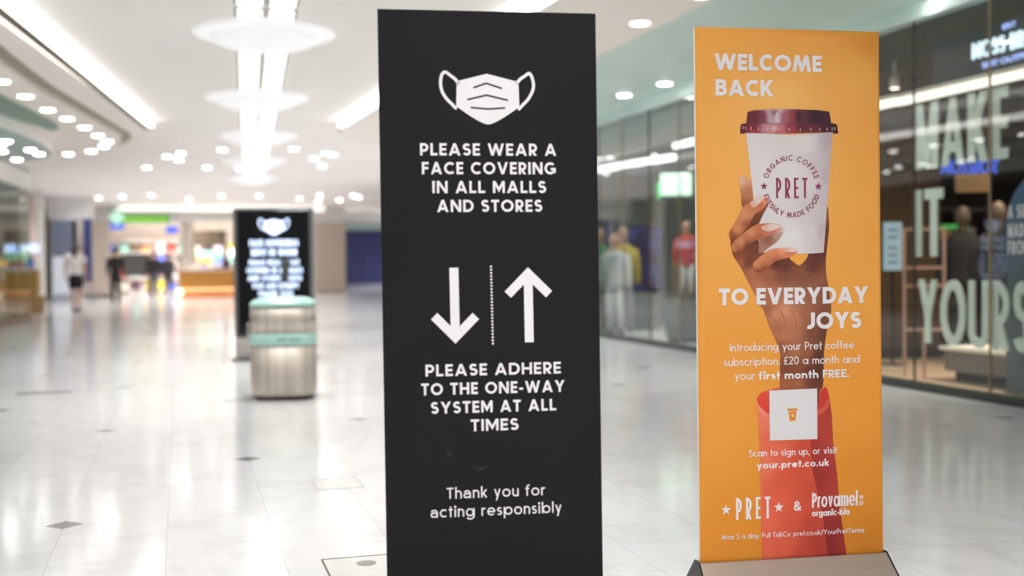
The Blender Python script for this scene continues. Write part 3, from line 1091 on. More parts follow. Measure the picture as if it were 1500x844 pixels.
cove_l = thing('cove_light', 'long glowing white light line along the edge of the left soffit', 'cove light')
obj('light_strip', strip('light_strip', -1.56, 11.0, -0.42, 20.9, 3.615, 3.715, 0.07, None), M['cove'], cove_l)
obj('lip', strip('lip', -1.63, 11.0, -0.49, 21.0, 3.585, 3.6, 0.09, None), mat('dark_lip', (96, 88, 76), 0.7), cove_l)
cove_r = thing('cove_light', 'long glowing white light line along the edge of the right soffit', 'cove light')
obj('light_strip', strip('light_strip', 3.31, 9.5, 2.74, 20.3, 3.615, 3.715, 0.07, None), M['cove'], cove_r)
obj('lip', strip('lip', 3.38, 9.5, 2.81, 20.3, 3.585, 3.6, 0.08, None), M['white'], cove_r)

# walls
struct('wall_left', box(-9.2, -9.0, -12, 50, 0, 3.72), M['white'])
struct('wall_right', box(6.56, 6.68, 19.2, 36, 0, 3.42), M['white'])
struct('wall_back', box(-16, 18, 78, 78.2, 0, 3.72), M['white'])
struct('wall_far_right', box(17.8, 18, -12, 78, 0, 3.72), M['white'])
struct('wall_far_left', box(-16, -15.8, 50, 78, 0, 3.72), M['white'])

# ------------------------------------------------------------------ light fittings down the middle of the mall
RING = [(0.91, 12.57), (1.14, 17.45), (1.47, 22.5), (1.75, 27.9), (2.0, 33.3)]
ring_names = ['nearest', 'second nearest', 'third nearest', 'fourth nearest', 'farthest']
rp0 = None
for i, (x, y) in enumerate(RING):
    lab = 'round white dish light hanging under the centre light panels, %s of five' % ring_names[i]
    if rp0 is None:
        rp0 = thing('dish_light', lab, 'ceiling light', (x, y, 3.7), group='dish lights down the mall')
        bm = lathe(bmesh.new(), [(0.50, 0.0), (0.70, -0.005), (0.735, -0.03), (0.72, -0.05), (0.62, -0.055), (0.575, -0.075)], n=48)
        obj('outer_ring', bm, M['lens'], rp0, smooth=True)
        bm = lathe(bmesh.new(), [(0.585, -0.05), (0.58, -0.09), (0.51, -0.135), (0.36, -0.18), (0.17, -0.205), (0.02, -0.21)], n=48)
        obj('dish', bm, M['lens'], rp0, smooth=True)
    else:
        dup(rp0, (x, y, 3.7), lab, 'dish lights down the mall')


def cx(y):
    return 0.91 + (y - 12.57) * 0.0555


pan = None
spans = []
ys = [10.4] + [r[1] for r in RING]
for a, b in zip(ys[:-1], ys[1:]):
    m_ = (a + b) / 2
    spans += [(a + (0.55 if a > 11 else 0), m_ - 0.10), (m_ + 0.10, b - 0.55)]
words = ['nearest', 'second', 'third', 'fourth', 'fifth', 'sixth', 'seventh', 'eighth', 'ninth', 'tenth', 'eleventh', 'twelfth']
for i, (a, b) in enumerate(spans):
    for sgn, side in ((-1, 'left'), (1, 'right')):
        L = b - a
        xm = cx((a + b) / 2) + sgn * 0.155
        o = thing('ceiling_light', 'glowing white ceiling panel between dish lights, %s in the %s row' % (words[i], side), 'ceiling light', (xm, (a + b) / 2, 3.72), (0, 0, -0.055), 'ceiling panels down the mall')
        obj('diffuser', box(-0.118, 0.118, -L / 2 + 0.01, L / 2 - 0.01, -0.032, -0.005, 0.006, 1), M['light'], o)
        obj('frame', box(-0.150, 0.150, -L / 2 - 0.03, L / 2 + 0.03, -0.0045, 0.0), M['greyframe'], o)

# ------------------------------------------------------------------ downlights
DL = None


def downlight(x, y, z, lab, group, s=1.0):
    global DL
    if DL is None:
        DL = thing('downlight', lab, 'downlight', (x, y, z), group=group)
        obj('trim_ring', lathe(bmesh.new(), [(0.093, 0.0), (0.12, 0.0), (0.12, -0.008), (0.10, -0.014), (0.093, -0.006)], n=24), M['white'], DL)
        obj('lens', lathe(bmesh.new(), [(0.092, -0.001), (0.086, -0.017), (0.050, -0.025), (0.01, -0.027)], n=24), M['spot'], DL)
        return DL
    return dup(DL, (x, y, z), lab, group)


ordw = ['nearest', 'second', 'third', 'fourth', 'fifth', 'sixth', 'seventh', 'eighth', 'ninth', 'tenth', 'eleventh', 'last']
LD = [(-2.04, 15.34), (-1.92, 16.61), (-1.78, 17.97), (-1.61, 18.98), (-1.44, 20.13), (-1.31, 21.33), (-1.21, 22.3), (-1.33, 23.2), (-1.62, 24.2), (-2.1, 24.9), (-2.75, 25.2), (-3.5, 25.3)]
for i, (x, y) in enumerate(LD):
    downlight(x, y, 3.50, 'round downlight in the curving row of the left soffit, %s from the near end' % ordw[i], 'left soffit downlights')
for i, (x, y) in enumerate(((4.45, 10.8), (4.53, 9.55))):
    downlight(x, y, 3.60, 'round downlight in the beige soffit above the signs, %s' % ('farther of two', 'nearer of two')[i], 'right soffit downlights')
for i, (x, y) in enumerate(((6.24, 14.3), (6.1, 15.4), (6.38, 9.0))):
    downlight(x, y, 3.585, 'round downlight in the teal soffit, %s' % ('middle of three', 'farthest of three', 'nearest of three, over the lettered window')[i], 'teal soffit downlights')
FD = [(-0.83, 34.4), (-0.24, 30.89), (0.09, 29.89), (0.04, 31.83), (1.05, 28.84), (0.81, 34.14), (1.75, 34.48), (2.41, 33.89), (2.7, 28.38), (3.46, 30.85), (3.59, 29.28), (3.79, 29.62), (3.95, 33.17)]
fw = ['left end of the cluster row', 'upper left of the left trio', 'right of the left trio', 'lower of the left trio', 'upper left of the last dish', 'left of the last dish',
      'below left of the last dish', 'below the last dish', 'upper right of the last dish', 'left of the right foursome', 'top of the right foursome', 'right of the right foursome', 'bottom of the right foursome']
for (x, y), t in zip(FD, fw):
    downlight(x * 0.893, y * 0.893, 3.72, 'round downlight far down the mall, ' + t, 'far ceiling downlights')
FD2 = [(-2.75, 44.5), (-1.9, 43.5), (-0.9, 42.5), (0.4, 45), (1.5, 42.8), (2.8, 42.6), (4.4, 44.2), (4.9, 42), (5.3, 46), (6.0, 45), (6.1, 42), (6.45, 43)]
fw2 = ['far left end', 'second from the left', 'third from the left', 'fourth from the left', 'fifth from the left', 'sixth from the left', 'seventh from the left', 'eighth from the left',
       'fourth from right', 'third from the right', 'second from the right', 'far right end']
for (x, y), t in zip(FD2, fw2):
    downlight(x, y, 3.72, 'tiny downlight in the farthest ceiling row near the end shops, ' + t, 'farthest ceiling downlights')

# ------------------------------------------------------------------ orange advert board
LEAN = R(0.63)
ob = thing('advert_board', 'tall orange poster board with a hand raising a paper cup, in a low metal base', 'advert board', (2.2164, 3.9094, 0), (0, 0, R(-5.797)))
Z0 = 0.0884


def of(u, v, d):                                   # orange board: d runs out of its front
    return (u, v * math.sin(LEAN) - d * math.cos(LEAN), Z0 + v * math.cos(LEAN) + d * math.sin(LEAN))


def slab(fmap, u0, u1, v0, v1, th, bm=None):
    bm = bm or bmesh.new()
    V = [bm.verts.new(fmap(u, v, d)) for d in (-th, 0) for u, v in ((u0, v0), (u1, v0), (u1, v1), (u0, v1))]
    for q in ((3, 2, 1, 0), (4, 5, 6, 7), (0, 1, 5, 4), (1, 2, 6, 5), (2, 3, 7, 6), (3, 0, 4, 7)):
        bm.faces.new([V[i] for i in q])
    return bm


obj('board', slab(of, -0.3677, 0.3677, -0.03, 2.0, 0.016), M['foam'], ob)
L0 = 0.0004
ink('poster_background', [(-0.3677, 0), (0.3677, 0), (0.3677, 2.0), (-0.3677, 2.0)], C_BG, of, ob, M['print'], L0, 0.05, False, 2.4)
cp = ink('printed_sleeve', sleeve_in, [(-0.1, 0.58, 226, 74, 56), (0.12, 0.6, 205, 60, 50), (-0.05, 0.64, 235, 90, 66)], of, ob, M['print'], L0 * 2, 0.02, False)
hand = ink('printed_hand', arm, C_ARM, of, ob, M['print'], L0 * 3, 0.010)
ink('index_finger', index, C_INDEX, of, hand, M['print'], L0 * 4, 0.008)
ink('gap_below_cup', hole, [(0.03, 1.13, 244, 172, 76)], of, hand, M['print'], L0 * 4, 0.02)
sl_ = ink('sleeve_front', sleeve, C_SLEEVE, of, cp, M['print'], L0 * 4, 0.018, False)
ink('sleeve_fold', sleeve_dark, C_SDARK, of, cp, M['print'], L0 * 5, 0.018, False)
ink('cuff_edge', sleeve_rim, [(-0.13, 0.59, 248, 150, 122), (-0.05, 0.535, 240, 125, 98)], of, cp, M['print'], L0 * 6, 0.01, False)
ink('cuff_edge', sleeve_rimR, [(0.06, 0.53, 214, 84, 62), (0.15, 0.6, 206, 92, 74)], of, cp, M['print'], L0 * 6, 0.01, False)
cup_o = ink('printed_cup', cup, C_CUP, of, ob, M['print'], L0 * 5, 0.014, False)
ink('lid_rim', lid_rim, C_RIM, of, cup_o, M['print'], L0 * 6, 0.006, False)
ink('lid', lid_top, C_LID, of, cup_o, M['print'], L0 * 7, 0.006, False)
tb = bmesh.new()
for i in range(13):
    u = -0.185 + 0.37 * (0.5 - 0.5 * math.cos(PI * (i + 0.5) / 13))
    v = 1.629 - 0.006 * math.sin(PI * (i + .5) / 13)
    put_polys(tb, [[Vector(p) for p in ((u - 0.0015, v - 0.006), (u + 0.0015, v - 0.006), (u + 0.0015, v + 0.006), (u - 0.0015, v + 0.006))]], of, L0 * 8)
obj('lid_ticks', tb, mat('lid_tick_ink', (214, 170, 178), 0.45, var=0.01), cup_o)
ink('cup_shadow', ring_shadow, C_SHADOW, of, hand, M['print'], L0 * 6, 0.008)
ink('finger_underside', mid_under, C_UNDER, of, hand, M['print'], L0 * 6, 0.008)
f_ = ink('middle_finger', middle, C_MIDDLE, of, hand, M['print'], L0 * 7, 0.008)
ink('fingernail', middle_nail, [(-0.12, 1.36, 230, 204, 200), (-0.15, 1.335, 222, 178, 160)], of, hand, M['print'], L0 * 8, 0.008)
ink('ring_finger', ring, C_RING, of, hand, M['print'], L0 * 7, 0.008)
ink('fingernail', ring_nail, [(-0.06, 1.26, 232, 206, 202), (-0.11, 1.25, 220, 176, 156)], of, hand, M['print'], L0 * 8, 0.008)
ink('little_finger', pinky, C_PINKY, of, hand, M['print'], L0 * 7, 0.008)
ink('fingernail', pinky_nail, [(0.01, 1.172, 236, 210, 204), (-0.02, 1.17, 226, 180, 160)], of, hand, M['print'], L0 * 8, 0.008)
crease = bmesh.new()
for pts in ([(-0.06, 1.05), (-0.052, 1.00), (-0.058, 0.965)], [(-0.028, 1.085), (-0.035, 1.04), (-0.03, 1.0)], [(-0.005, 1.08), (-0.002, 1.04), (0.012, 1.0)], [(0.005, 1.10), (0.05, 1.085), (0.10, 1.075)],
            [(-0.09, 0.93), (-0.06, 0.90), (-0.04, 0.86)], [(-0.04, 0.94), (-0.02, 0.90), (-0.02, 0.86)], [(0.0, 0.945), (0.02, 0.91), (0.02, 0.87)], [(0.03, 0.94), (0.05, 0.915), (0.065, 0.88)],
            [(-0.03, 0.815), (0.02, 0.79), (0.06, 0.80)]):
    put_polys(crease, ribbon(pts, 0.0026), of, L0 * 4)
obj('palm_creases', crease, mat('crease_ink', (150, 96, 68), 0.5, var=0.02), hand)
# blank panel with a small cup icon
ink('white_panel', qr, [(0, 0.55, 226, 224, 224)], of, ob, M['print'], L0 * 7, 0.05, False)
ic = bmesh.new()
put_polys(ic, [[Vector(p) for p in ((-0.009, 0.523), (0.014, 0.523), (0.019, 0.560), (-0.014, 0.560))], [Vector(p) for p in ((-0.019, 0.562), (0.024, 0.562), (0.022, 0.570), (-0.016, 0.570))]], of, L0 * 8)
obj('cup_icon', ic, M['inkorange'], ob)
ic = bmesh.new()
put_polys(ic, star_poly(0.0025, 0.543, 0.006), of, L0 * 9)
obj('icon_star', ic, M['vinyl'], ob)
names = {'WELCOME': 'headline_text', 'BACK': 'headline_text', 'TO EVERYDAY': 'headline_text', 'JOYS': 'headline_text', '&': 'ampersand'}
for t, a, b, v, cap, w in OTEXT:
    big = t in names
    text_objs(names.get(t, 'offer_text' if v > 0.6 else 'small_print' if v < 0.1 else 'visit_text'),
              t, a, b, v, cap, w, of, M['vinyl'], ob, 0.66, 0.10 if big else 0.13, 'round', L0 * 9)
for t, a, b, v, cap, w, sk in (('PRET', -0.2256, -0.0891, 0.1588, 0.0823, 0.105, 0), ('Provamel', 0.0772, 0.2627, 0.1907, 0.0560, 0.125, 0.03), ('organic-bio', 0.0768, 0.2302, 0.1576, 0.0235, 0.19, 0.03),
                               ('19', 0.2713, 0.2867, 0.2128, 0.0157, 0.14, 0), ('59', 0.2711, 0.2865, 0.1905, 0.0157, 0.14, 0)):
    obj('logo_text', text_bm(t, a, b, v, cap, w, of, 0.74, 0.30 if t == 'PRET' else 0.08, 'tall' if t == 'PRET' else 'round', L0 * 9, skew=sk), M['vinyl'], ob)
for u in (-0.2647, -0.0559):
    sb = bmesh.new()
    put_polys(sb, star_poly(u, 0.1985, 0.0195), of, L0 * 9)
    obj('logo_star', sb, M['vinyl'], ob)
# cup emblem: name, ring of words, two stars
obj('cup_name', text_bm('PRET', -0.0545, 0.0711, 1.3640, 0.0772, 0.10, of, 0.7, 0.30, 'tall', L0 * 8), M['maroon'], cup_o)
eb = bmesh.new()
put_polys(eb, star_poly(-0.1024, 1.4091, 0.0150) + star_poly(0.1151, 1.4091, 0.0150), of, L0 * 8)
CC = (0.0068, 1.4085)


def ring_words(txt, a0, a1, rad, cap, inward):
    ls, tot = letters(txt, 0.15, 0.7, 0.95, 0.30, 'round')
    for c, x, polys in ls:
        W = glyph(c, 0.15, 0.7, 0.95, 'round')[0]
        f = (x + W / 2) / tot
        a = R(a0 + (a1 - a0) * f)
        px, pz = CC[0] + rad * math.cos(a), CC[1] + rad * math.sin(a)
        rot = a - PI / 2 if not inward else a + PI / 2

        def fm_(p, q, d):
            dx, dy = (p - W / 2) * cap, (q - 0.5) * cap
            return of(px + dx * math.cos(rot) - dy * math.sin(rot), pz + dx * math.sin(rot) + dy * math.cos(rot), d)
        put_polys(eb, polys, fm_, L0 * 8)


ring_words('ORGANIC COFFEE', 163, 17, 0.1075, 0.0205, False)
ring_words('FRESHLY MADE FOOD', 197, 343, 0.1075, 0.0205, True)
obj('cup_emblem', eb, M['maroon'], cup_o)
# base: folded metal trough, dark end caps
bm = bmesh.new()
prof = [(-0.012, 0.096), (-0.018, 0.094), (-0.112, 0.012), (-0.112, 0.0), (0.110, 0.0), (0.110, 0.012), (0.036, 0.094), (0.030, 0.096), (0.030, 0.06), (-0.012, 0.06)]


def ends(bm, prof, xa, xb):
    A = [bm.verts.new((-xa if z > 0.05 else -xb, y, z)) for y, z in prof]
    B = [bm.verts.new((xa if z > 0.05 else xb, y, z)) for y, z in prof]
    n = len(prof)
    for i in range(n):
        j = (i + 1) % n
        bm.faces.new((A[i], B[i], B[j], A[j]))
    bm.faces.new(list(reversed(A)))
    bm.faces.new(B)
    bmesh.ops.recalc_face_normals(bm, faces=bm.faces)
    return bm


obj('base', ends(bm, prof, 0.372, 0.379), M['alu'], ob)
for s in (-1, 1):
    bm = bmesh.new()
    q = [(-0.012, 0.1), (-0.115, 0.010), (-0.115, 0.0), (0.115, 0.0), (0.115, 0.010), (0.030, 0.1)]
    A = [bm.verts.new((s * (0.3735 if z > 0.05 else 0.3800), y, z)) for y, z in q]
    B = [bm.verts.new((s * (0.379 if z > 0.05 else 0.385), y, z)) for y, z in q]
    for i in range(6):
        bm.faces.new((A[i], A[(i + 1) % 6], B[(i + 1) % 6], B[i]))
    bm.faces.new(A)
    bm.faces.new(B)
    bmesh.ops.recalc_face_normals(bm, faces=bm.faces)
    obj('end_cap', bm, M['darkmetal'], ob)

# ------------------------------------------------------------------ black notice board
kb = thing('notice_board', 'tall black notice board with white mask symbol, arrows and lettering', 'sign', (0.9541, 3.5393, 0), (0, 0, R(-7.66)))
kl = 0.0019


def kf(u, v, d):
    return (u - v * 0.0045, v * kl - d, 0.2114 + v + u * -0.0)


obj('board', slab(kf, -0.3454, 0.3454, -0.19, 1.80, 0.014), M['black'], kb)
obj('foot_plate', box(-0.36, 0.36, -0.20, 0.22, 0.0, 0.022, 0.006), M['darkmetal'], kb)
KL = 0.0008
for t, a, b, v, cap, w in KTEXT:
    text_objs('notice_text', t, a, b, v, cap, w, kf, M['vinyl'], kb, 0.73, 0.16, 'geo', KL)
mb = bmesh.new()
mp_ = [Vector(p) for p in mask_body[:3]]
for i in range(25):                                # the rounded chin, right to left
    q = 1 - i / 12
    mp_.append(Vector((-0.0047 + 0.1004 * q, 1.4435 + 0.058 * abs(q) ** 1.3 if abs(q) > 0.12 else 1.4435 + 0.058 * 0.12 ** 1.3 * (0.4 + 0.6 * (q / 0.12) ** 2))))
ctr = Vector((-0.005, 1.53))
put_polys(mb, [[ctr, mp_[i], mp_[(i + 1) % len(mp_)]] for i in range(len(mp_))], kf, KL)
mk = obj('mask_symbol', mb, M['vinyl'], kb)
for st in (strapL, strapR):
    sp = smooth_loop(st, 5)[:-5]
    bm = bmesh.new()
    put_polys(bm, ribbon(sp, 0.0098), kf, KL)
    obj('ear_loop', bm, M['vinyl'], mk)
for fo in (fold1, fold2, fold3):
    bm = bmesh.new()
    put_polys(bm, ribbon(fo, 0.0052), kf, KL * 1.6)
    obj('pleat_line', bm, M['black'], mk)
for sh, hd in ((dshaft, dhead), (ushaft, uhead)):
    bm = bmesh.new()
    put_polys(bm, [(q, 0) for q in ribbon(sh, 0.0285)] + [(q, 1) for q in ribbon(hd, 0.0285)], kf, KL)
    obj('arrow', bm, M['vinyl'], kb)
db = bmesh.new()
for i in range(25):
    f = i / 24
    cx_, cy_ = dots[0][0] + (dots[1][0] - dots[0][0]) * f, dots[0][1] + (dots[1][1] - dots[0][1]) * f
    put_polys(db, [[Vector((cx_ + 0.0036 * math.cos(a * PI / 4), cy_ + 0.0036 * math.sin(a * PI / 4))) for a in range(8)]], kf, KL)
obj('dotted_line', db, M['vinyl'], kb)
sc_ = bmesh.new()
put_polys(sc_, ribbon([(-0.153, 0.423), (-0.142, 0.402), (-0.138, 0.415)], 0.006) + ribbon([(-0.07, 0.366), (-0.05, 0.358), (-0.03, 0.362), (-0.052, 0.350)], 0.006), kf, KL)
obj('scuff_marks', sc_, mat('scuff', (14, 13, 14), 0.3), kb)

# ------------------------------------------------------------------ litter bin
bn_ = thing('litter_bin', 'brushed steel litter bin with a mint band and rounded mint lid', 'litter bin', (0.92, 10.85, 0), (0, 0, R(-8)))
P4 = 3.2
obj('foot', lathe(bmesh.new(), [(0.26, 0.0), (0.265, 0.03)], n=64, power=P4), M['darkmetal'], bn_, smooth=False)
obj('body', lathe(bmesh.new(), [(0.262, 0.03), (0.285, 0.055), (0.295, 0.10), (0.298, 0.50)], n=64, power=P4), M['steel'], bn_, smooth=True)
obj('band', lathe(bmesh.new(), [(0.299, 0.50), (0.303, 0.503), (0.303, 0.597), (0.299, 0.60)], n=64, power=P4), M['mint'], bn_, smooth=True)
obj('upper_body', lathe(bmesh.new(), [(0.298, 0.60), (0.298, 0.845)], n=64, power=P4), M['steel'], bn_, smooth=True)
ld = obj('lid', lathe(bmesh.new(), [(0.300, 0.845), (0.306, 0.855), (0.300, 0.875), (0.26, 0.905), (0.19, 0.925), (0.02, 0.932)], n=64, power=P4), mat('mint_lid', (172, 216, 205), 0.25, var=0.03), bn_, smooth=True)
obj('band_text', text_bm('MIXED WASTE', -0.10, 0.10, 0.535, 0.03, 0.16, lambda u, v, d: (u + 0.06, -0.3035 - d, v)), mat('teal_print', (110, 170, 160), 0.4), bn_)
obj('white_tag', box(-0.320, -0.306, -0.12, -0.03, 0.575, 0.70, 0.004), M['white'], bn_)
obj('lock', lathe(bmesh.new(), [(0.012, 0.66), (0.012, 0.69)], -0.309, 0.0, 12), M['darkmetal'], bn_)

# ------------------------------------------------------------------ free-standing screen behind the bin
tt = thing('display_totem', 'tall grey framed screen standing behind the bin, showing a white mask on black', 'digital sign', (1.18, 15.2, 0), (0, 0, R(-16)))
TW = 0.505
obj('plinth', box(-TW + 0.01, TW - 0.01, -0.10, 0.10, 0.03, 0.29, 0.01), mat('plinth_grey', (196, 190, 184), 0.35, 0.2), tt)
obj('foot', box(-TW - 0.02, TW + 0.02, -0.18, 0.18, 0.0, 0.03, 0.006), M['greymetal'], tt)
bm = bmesh.new()
bx(bm, -TW, TW, -0.09, 0.11, 0.29, 1.955, 0.015)
obj('housing', bm, M['greymetal'], tt)
sc = obj('screen', box(-TW + 0.055, TW - 0.035, -0.1, -0.089, 0.32, 1.92, 0.004, 1), M['screen'], tt)


def tf(u, v, d):
    return (u, -0.101 - d, v)


for t, a, b, v, cap in (('FACE COVERINGS', -0.29, 0.33, 1.46, 0.085), ('MUST BE WORN', -0.27, 0.31, 1.34, 0.085), ('PLEASE WEAR A FACE', -0.30, 0.34, 1.22, 0.068), ('COVERING IN ALL MALLS', -0.33, 0.38, 1.12, 0.068),
                        ('AND STORES UNLESS', -0.32, 0.37, 1.02, 0.068), ('YOU ARE EXEMPT', -0.27, 0.33, 0.92, 0.068), ('THANK YOU', -0.19, 0.25, 0.82, 0.068)):
    text_objs('screen_text', t, a, b, v, cap, 0.24, tf, M['glow'], sc, 0.7, 0.1, 'geo', 0.003)
bm = bmesh.new()
k_ = 1.62
put_polys(bm, [[Vector(((p.x - 0.0) * 1.3 + 0.03, (p.y - 1.53) * 1.3 + 1.71)) for p in q] for q in [[ctr, mp_[i], mp_[(i + 1) % len(mp_)]] for i in range(len(mp_))]], tf, 0.003)
for st in (strapL, strapR):
    put_polys(bm, [[Vector((p.x * 1.3 + 0.03, (p.y - 1.53) * 1.3 + 1.71)) for p in q] for q in ribbon(smooth_loop(st, 4)[:-4], 0.012)], tf, 0.003)
obj('screen_mask', bm, M['glow'], sc)
bm = bmesh.new()
put_polys(bm, [[Vector(p) for p in ((0.09, 1.28), (0.225, 1.28), (0.205, 1.0), (0.135, 1.0))]], tf, 0.006)
obj('dark_mark', bm, mat('mark_grey', (70, 74, 72), 0.5), sc)

# ------------------------------------------------------------------ floor fittings
def hatch(x0, x1, y0, y1, lab, handle, dark):
    h = thing('floor_hatch', lab, 'floor hatch', ((x0 + x1) / 2, (y0 + y1) / 2, 0))
    w_, l_ = (x1 - x0) / 2, (y1 - y0) / 2
    bm = bmesh.new()
    t_ = 0.007
    bx(bm, -w_, w_, l_ - t_, l_, 0.0, 0.002)
    bx(bm, -w_, w_, -l_, -l_ + t_, 0.0, 0.002)
    bx(bm, -w_, -w_ + t_, -l_ + t_, l_ - t_, 0.0, 0.002)
    bx(bm, w_ - t_, w_, -l_ + t_, l_ - t_, 0.0, 0.002)
    obj('edge_frame', bm, dark, h)
    obj('cover', box(-w_ + t_ + 0.003, w_ - t_ - 0.003, -l_ + t_ + 0.003, l_ - t_ - 0.003, 0.0, 0.0012), mat('hatch_stone', (226, 224, 220), 0.2, var=0.03), h)
    if handle:
        obj('lifting_ring', lathe(bmesh.new(), [(0.020, 0.0012), (0.040, 0.0012), (0.040, 0.003), (0.020, 0.003)], 0.02, l_ - 0.12, 24), mat('hatch_ring', (160, 158, 154), 0.4, 0.4), h)
    return h


hatch(0.545, 0.845, 4.36, 4.81, 'dark framed floor hatch with a lifting ring left of the black notice board', True, mat('hatch_frame', (92, 84, 70), 0.4, 0.5))
hatch(0.70, 0.96, 6.3, 6.61, 'faint pale floor hatch between the bin and the black notice board', False, mat('hatch_frame_pale', (196, 194, 190), 0.4, 0.3))
sl2 = thing('floor_slot', 'narrow dark metal slot in the marble floor at far left', 'floor grille', (-1.28, 12.09, 0))
obj('slot_bar', box(-0.25, 0.25, -0.045, 0.045, 0.0, 0.003, 0.001, 1), mat('slot_metal', (70, 68, 66), 0.5), sl2)

# ------------------------------------------------------------------ right shop front
PW = 1.0527
y = 9.375 - 4 * PW
pane_i = 1
fin_i = 10
dark_fin = mat('dark_joint', (58, 54, 48), 0.4)
gold_fin = mat('pale_joint', (176, 156, 122), 0.4, 0.3)
for k in range(13):
    y0 = y + k * PW
    struct('window_%d' % pane_i, box(6.588, 6.6, y0 + 0.004, y0 + PW - 0.004, 0.08, 3.42), M['glass'])
    pane_i += 1
    struct('trim_%d' % fin_i, box(6.584, 6.606, y0 - 0.0045, y0 + 0.0045, 0.08, 3.42), dark_fin if (k % 2 == 0) else gold_fin)
    fin_i += 1
struct('baseboard_right', box(6.54, 6.64, 4.9, 19.2, 0, 0.078, 0.008), M['kerb'])

VX = lambda yy: yy


def gf(x):
    return lambda u, v, d: (x - d, -u, v)


mint_let = mat('pale_mint_letter', (226, 236, 224), 0.45, var=0.03)
for wrd, ya, yb, v0, cap, w, lab in (('MAKE', 9.383, 8.131, 2.045, 0.605, 0.15, 'MAKE'), ('IT', 9.40, 8.983, 1.238, 0.620, 0.155, 'IT'), ('YOURS', 9.352, 7.86, 0.442, 0.585, 0.14, 'YOURS')):
    wt = thing('window_word', 'tall pale mint capital letters spelling %s on the right shop window' % lab, 'window lettering', (6.632, 0, 0))
    for c, x, polys in fit_letters(wrd, (ya - yb) / cap, w, 0.7, 0.10, 'geo'):
        bm = bmesh.new()
        put_polys(bm, polys, lambda a, b, d: (-d, -(-ya + (x + a) * cap), v0 + b * cap), 0.016)
        obj('letter', bm, mint_let, wt)

# menswear shop behind the lettered glass
S1 = {k: mat('suit_shop_' + k, c, r) for k, c, r in (('wall', (50, 38, 29), 0.7), ('floor', (184, 158, 128), 0.4), ('ceil', (60, 54, 46), 0.8), ('panel', (44, 48, 54), 0.5), ('wood', (150, 118, 84), 0.5),
                                                     ('tan', (92, 74, 58), 0.6), ('cloth', (32, 30, 33), 0.9), ('cloth2', (50, 54, 66), 0.9), ('shirt', (190, 186, 184), 0.8), ('red', (128, 36, 32), 0.7),
                                                     ('peach', (226, 190, 152), 0.6), ('copper', (206, 164, 146), 0.35), ('step', (128, 120, 110), 0.5), ('white', (238, 230, 216), 0.5), ('green', (64, 150, 74), 0.5))}
struct('floor_suit_shop', box(6.66, 11.2, 5.0, 13.0, 0.0, 0.03), S1['floor'])
struct('ceiling_suit_shop', box(6.69, 11.2, 5.0, 13.0, 3.42, 3.5), S1['ceil'])
struct('wall_suit_shop_back', box(11.2, 11.3, 5.0, 13.0, 0, 3.5), S1['wall'])
struct('wall_suit_shop_far', box(6.69, 11.3, 13.0, 13.1, 0, 3.5), S1['wall'])
struct('wall_suit_shop_near', box(6.69, 11.3, 4.9, 5.0, 0, 3.5), S1['wall'])
fs = thing('fascia_sign', 'dark shop sign with glowing white capital letters high behind the right window', 'shop sign', (6.95, 8.3, 2.83))
obj('panel', box(0.0, 0.06, -1.3, 1.3, 0.0, 0.47, 0.01), S1['panel'], fs)
neon = mat('white_neon', (222, 244, 255), 0.5, emit=1.5)
blue_neon = mat('blue_white_neon', (170, 190, 255), 0.5, emit=1.4)
sf = lambda u, v, d: (-0.004 - d, -u - 8.3, v - 2.83)
obj('sign_letters', text_bm('MOSS BROS', -8.985, -8.09, 3.015, 0.146, 0.14, sf, 0.7, 0.13, 'geo', 0.02), neon, fs)
obj('sign_small_letters', text_bm('SUIT OUTFITTERS', -8.86, -8.02, 2.915, 0.05, 0.2, sf, 0.7, 0.1, 'geo', 0.01), blue_neon, fs)
obj('sign_small_letters', text_bm('EST', -8.59, -8.43, 3.21, 0.045, 0.22, sf, 0.7, 0.1, 'geo', 0.01), blue_neon, fs)
for (ya, yb, z, lab) in ((10.02, 12.6, 2.775, 'white glowing light bar behind the right window, farther one beside the orange board'), (6.2, 10.0, 2.765, 'long white glowing light bar behind the right window, under the dark shop sign')):
    lb = thing('light_bar', lab, 'light bar', (6.86, (ya + yb) / 2, z), group='light bars of the right shop')
    L = (yb - ya) / 2
    obj('tube', box(-0.03, 0.03, -L, L, -0.035, 0.035, 0.01), mat('bar_light', (255, 248, 236), 0.5, emit=1.7), lb)
    obj('channel', box(-0.035, 0.035, -L, L, 0.036, 0.075), S1['white'], lb)
    for s in (-0.8, 0.8):
        obj('hanger', lathe(bmesh.new(), [(0.006, 0.075), (0.006, 3.42 - z)], 0, s * L, 8), M['darkmetal'], lb)
bz = thing('neon_script', 'blue glowing script sign hanging below the MAKE lettering', 'neon sign', (6.97, 9.47, 1.97))
nb = mat('blue_neon', (60, 96, 220), 0.5, emit=1.1)
obj('script', text_bm('MOSSBOX', -0.02, 0.66, 0.05, 0.13, 0.16, lambda u, v, d: (u * 0.72, -u * 0.25 - d, v), 0.7, 0.06, 'geo', 0.012, skew=0.25), nb, bz)
obj('rail', box(0.0, 0.52, -0.006, 0.006, 0.19, 0.20), M['darkmetal'], bz)
for x, top in ((0.02, 0.857), (0.46, 1.449)):
    obj('hanger', lathe(bmesh.new(), [(0.003, 0.20), (0.003, top)], x, 0.0, 8), M['darkmetal'], bz)
pl = thing('display_plinth', 'low display platform with a bright top behind the YOURS lettering', 'display platform', (7.75, 8.2, 0.03))
obj('top', box(-0.62, 1.0, -2.2, 1.55, 0.30, 0.335, 0.006), S1['white'], pl)
obj('riser', box(-0.58, 0.96, -2.16, 1.51, 0.10, 0.30), S1['step'], pl)
obj('recess', box(-0.50, 0.90, -2.1, 1.45, 0.0, 0.10), S1['cloth'], pl)
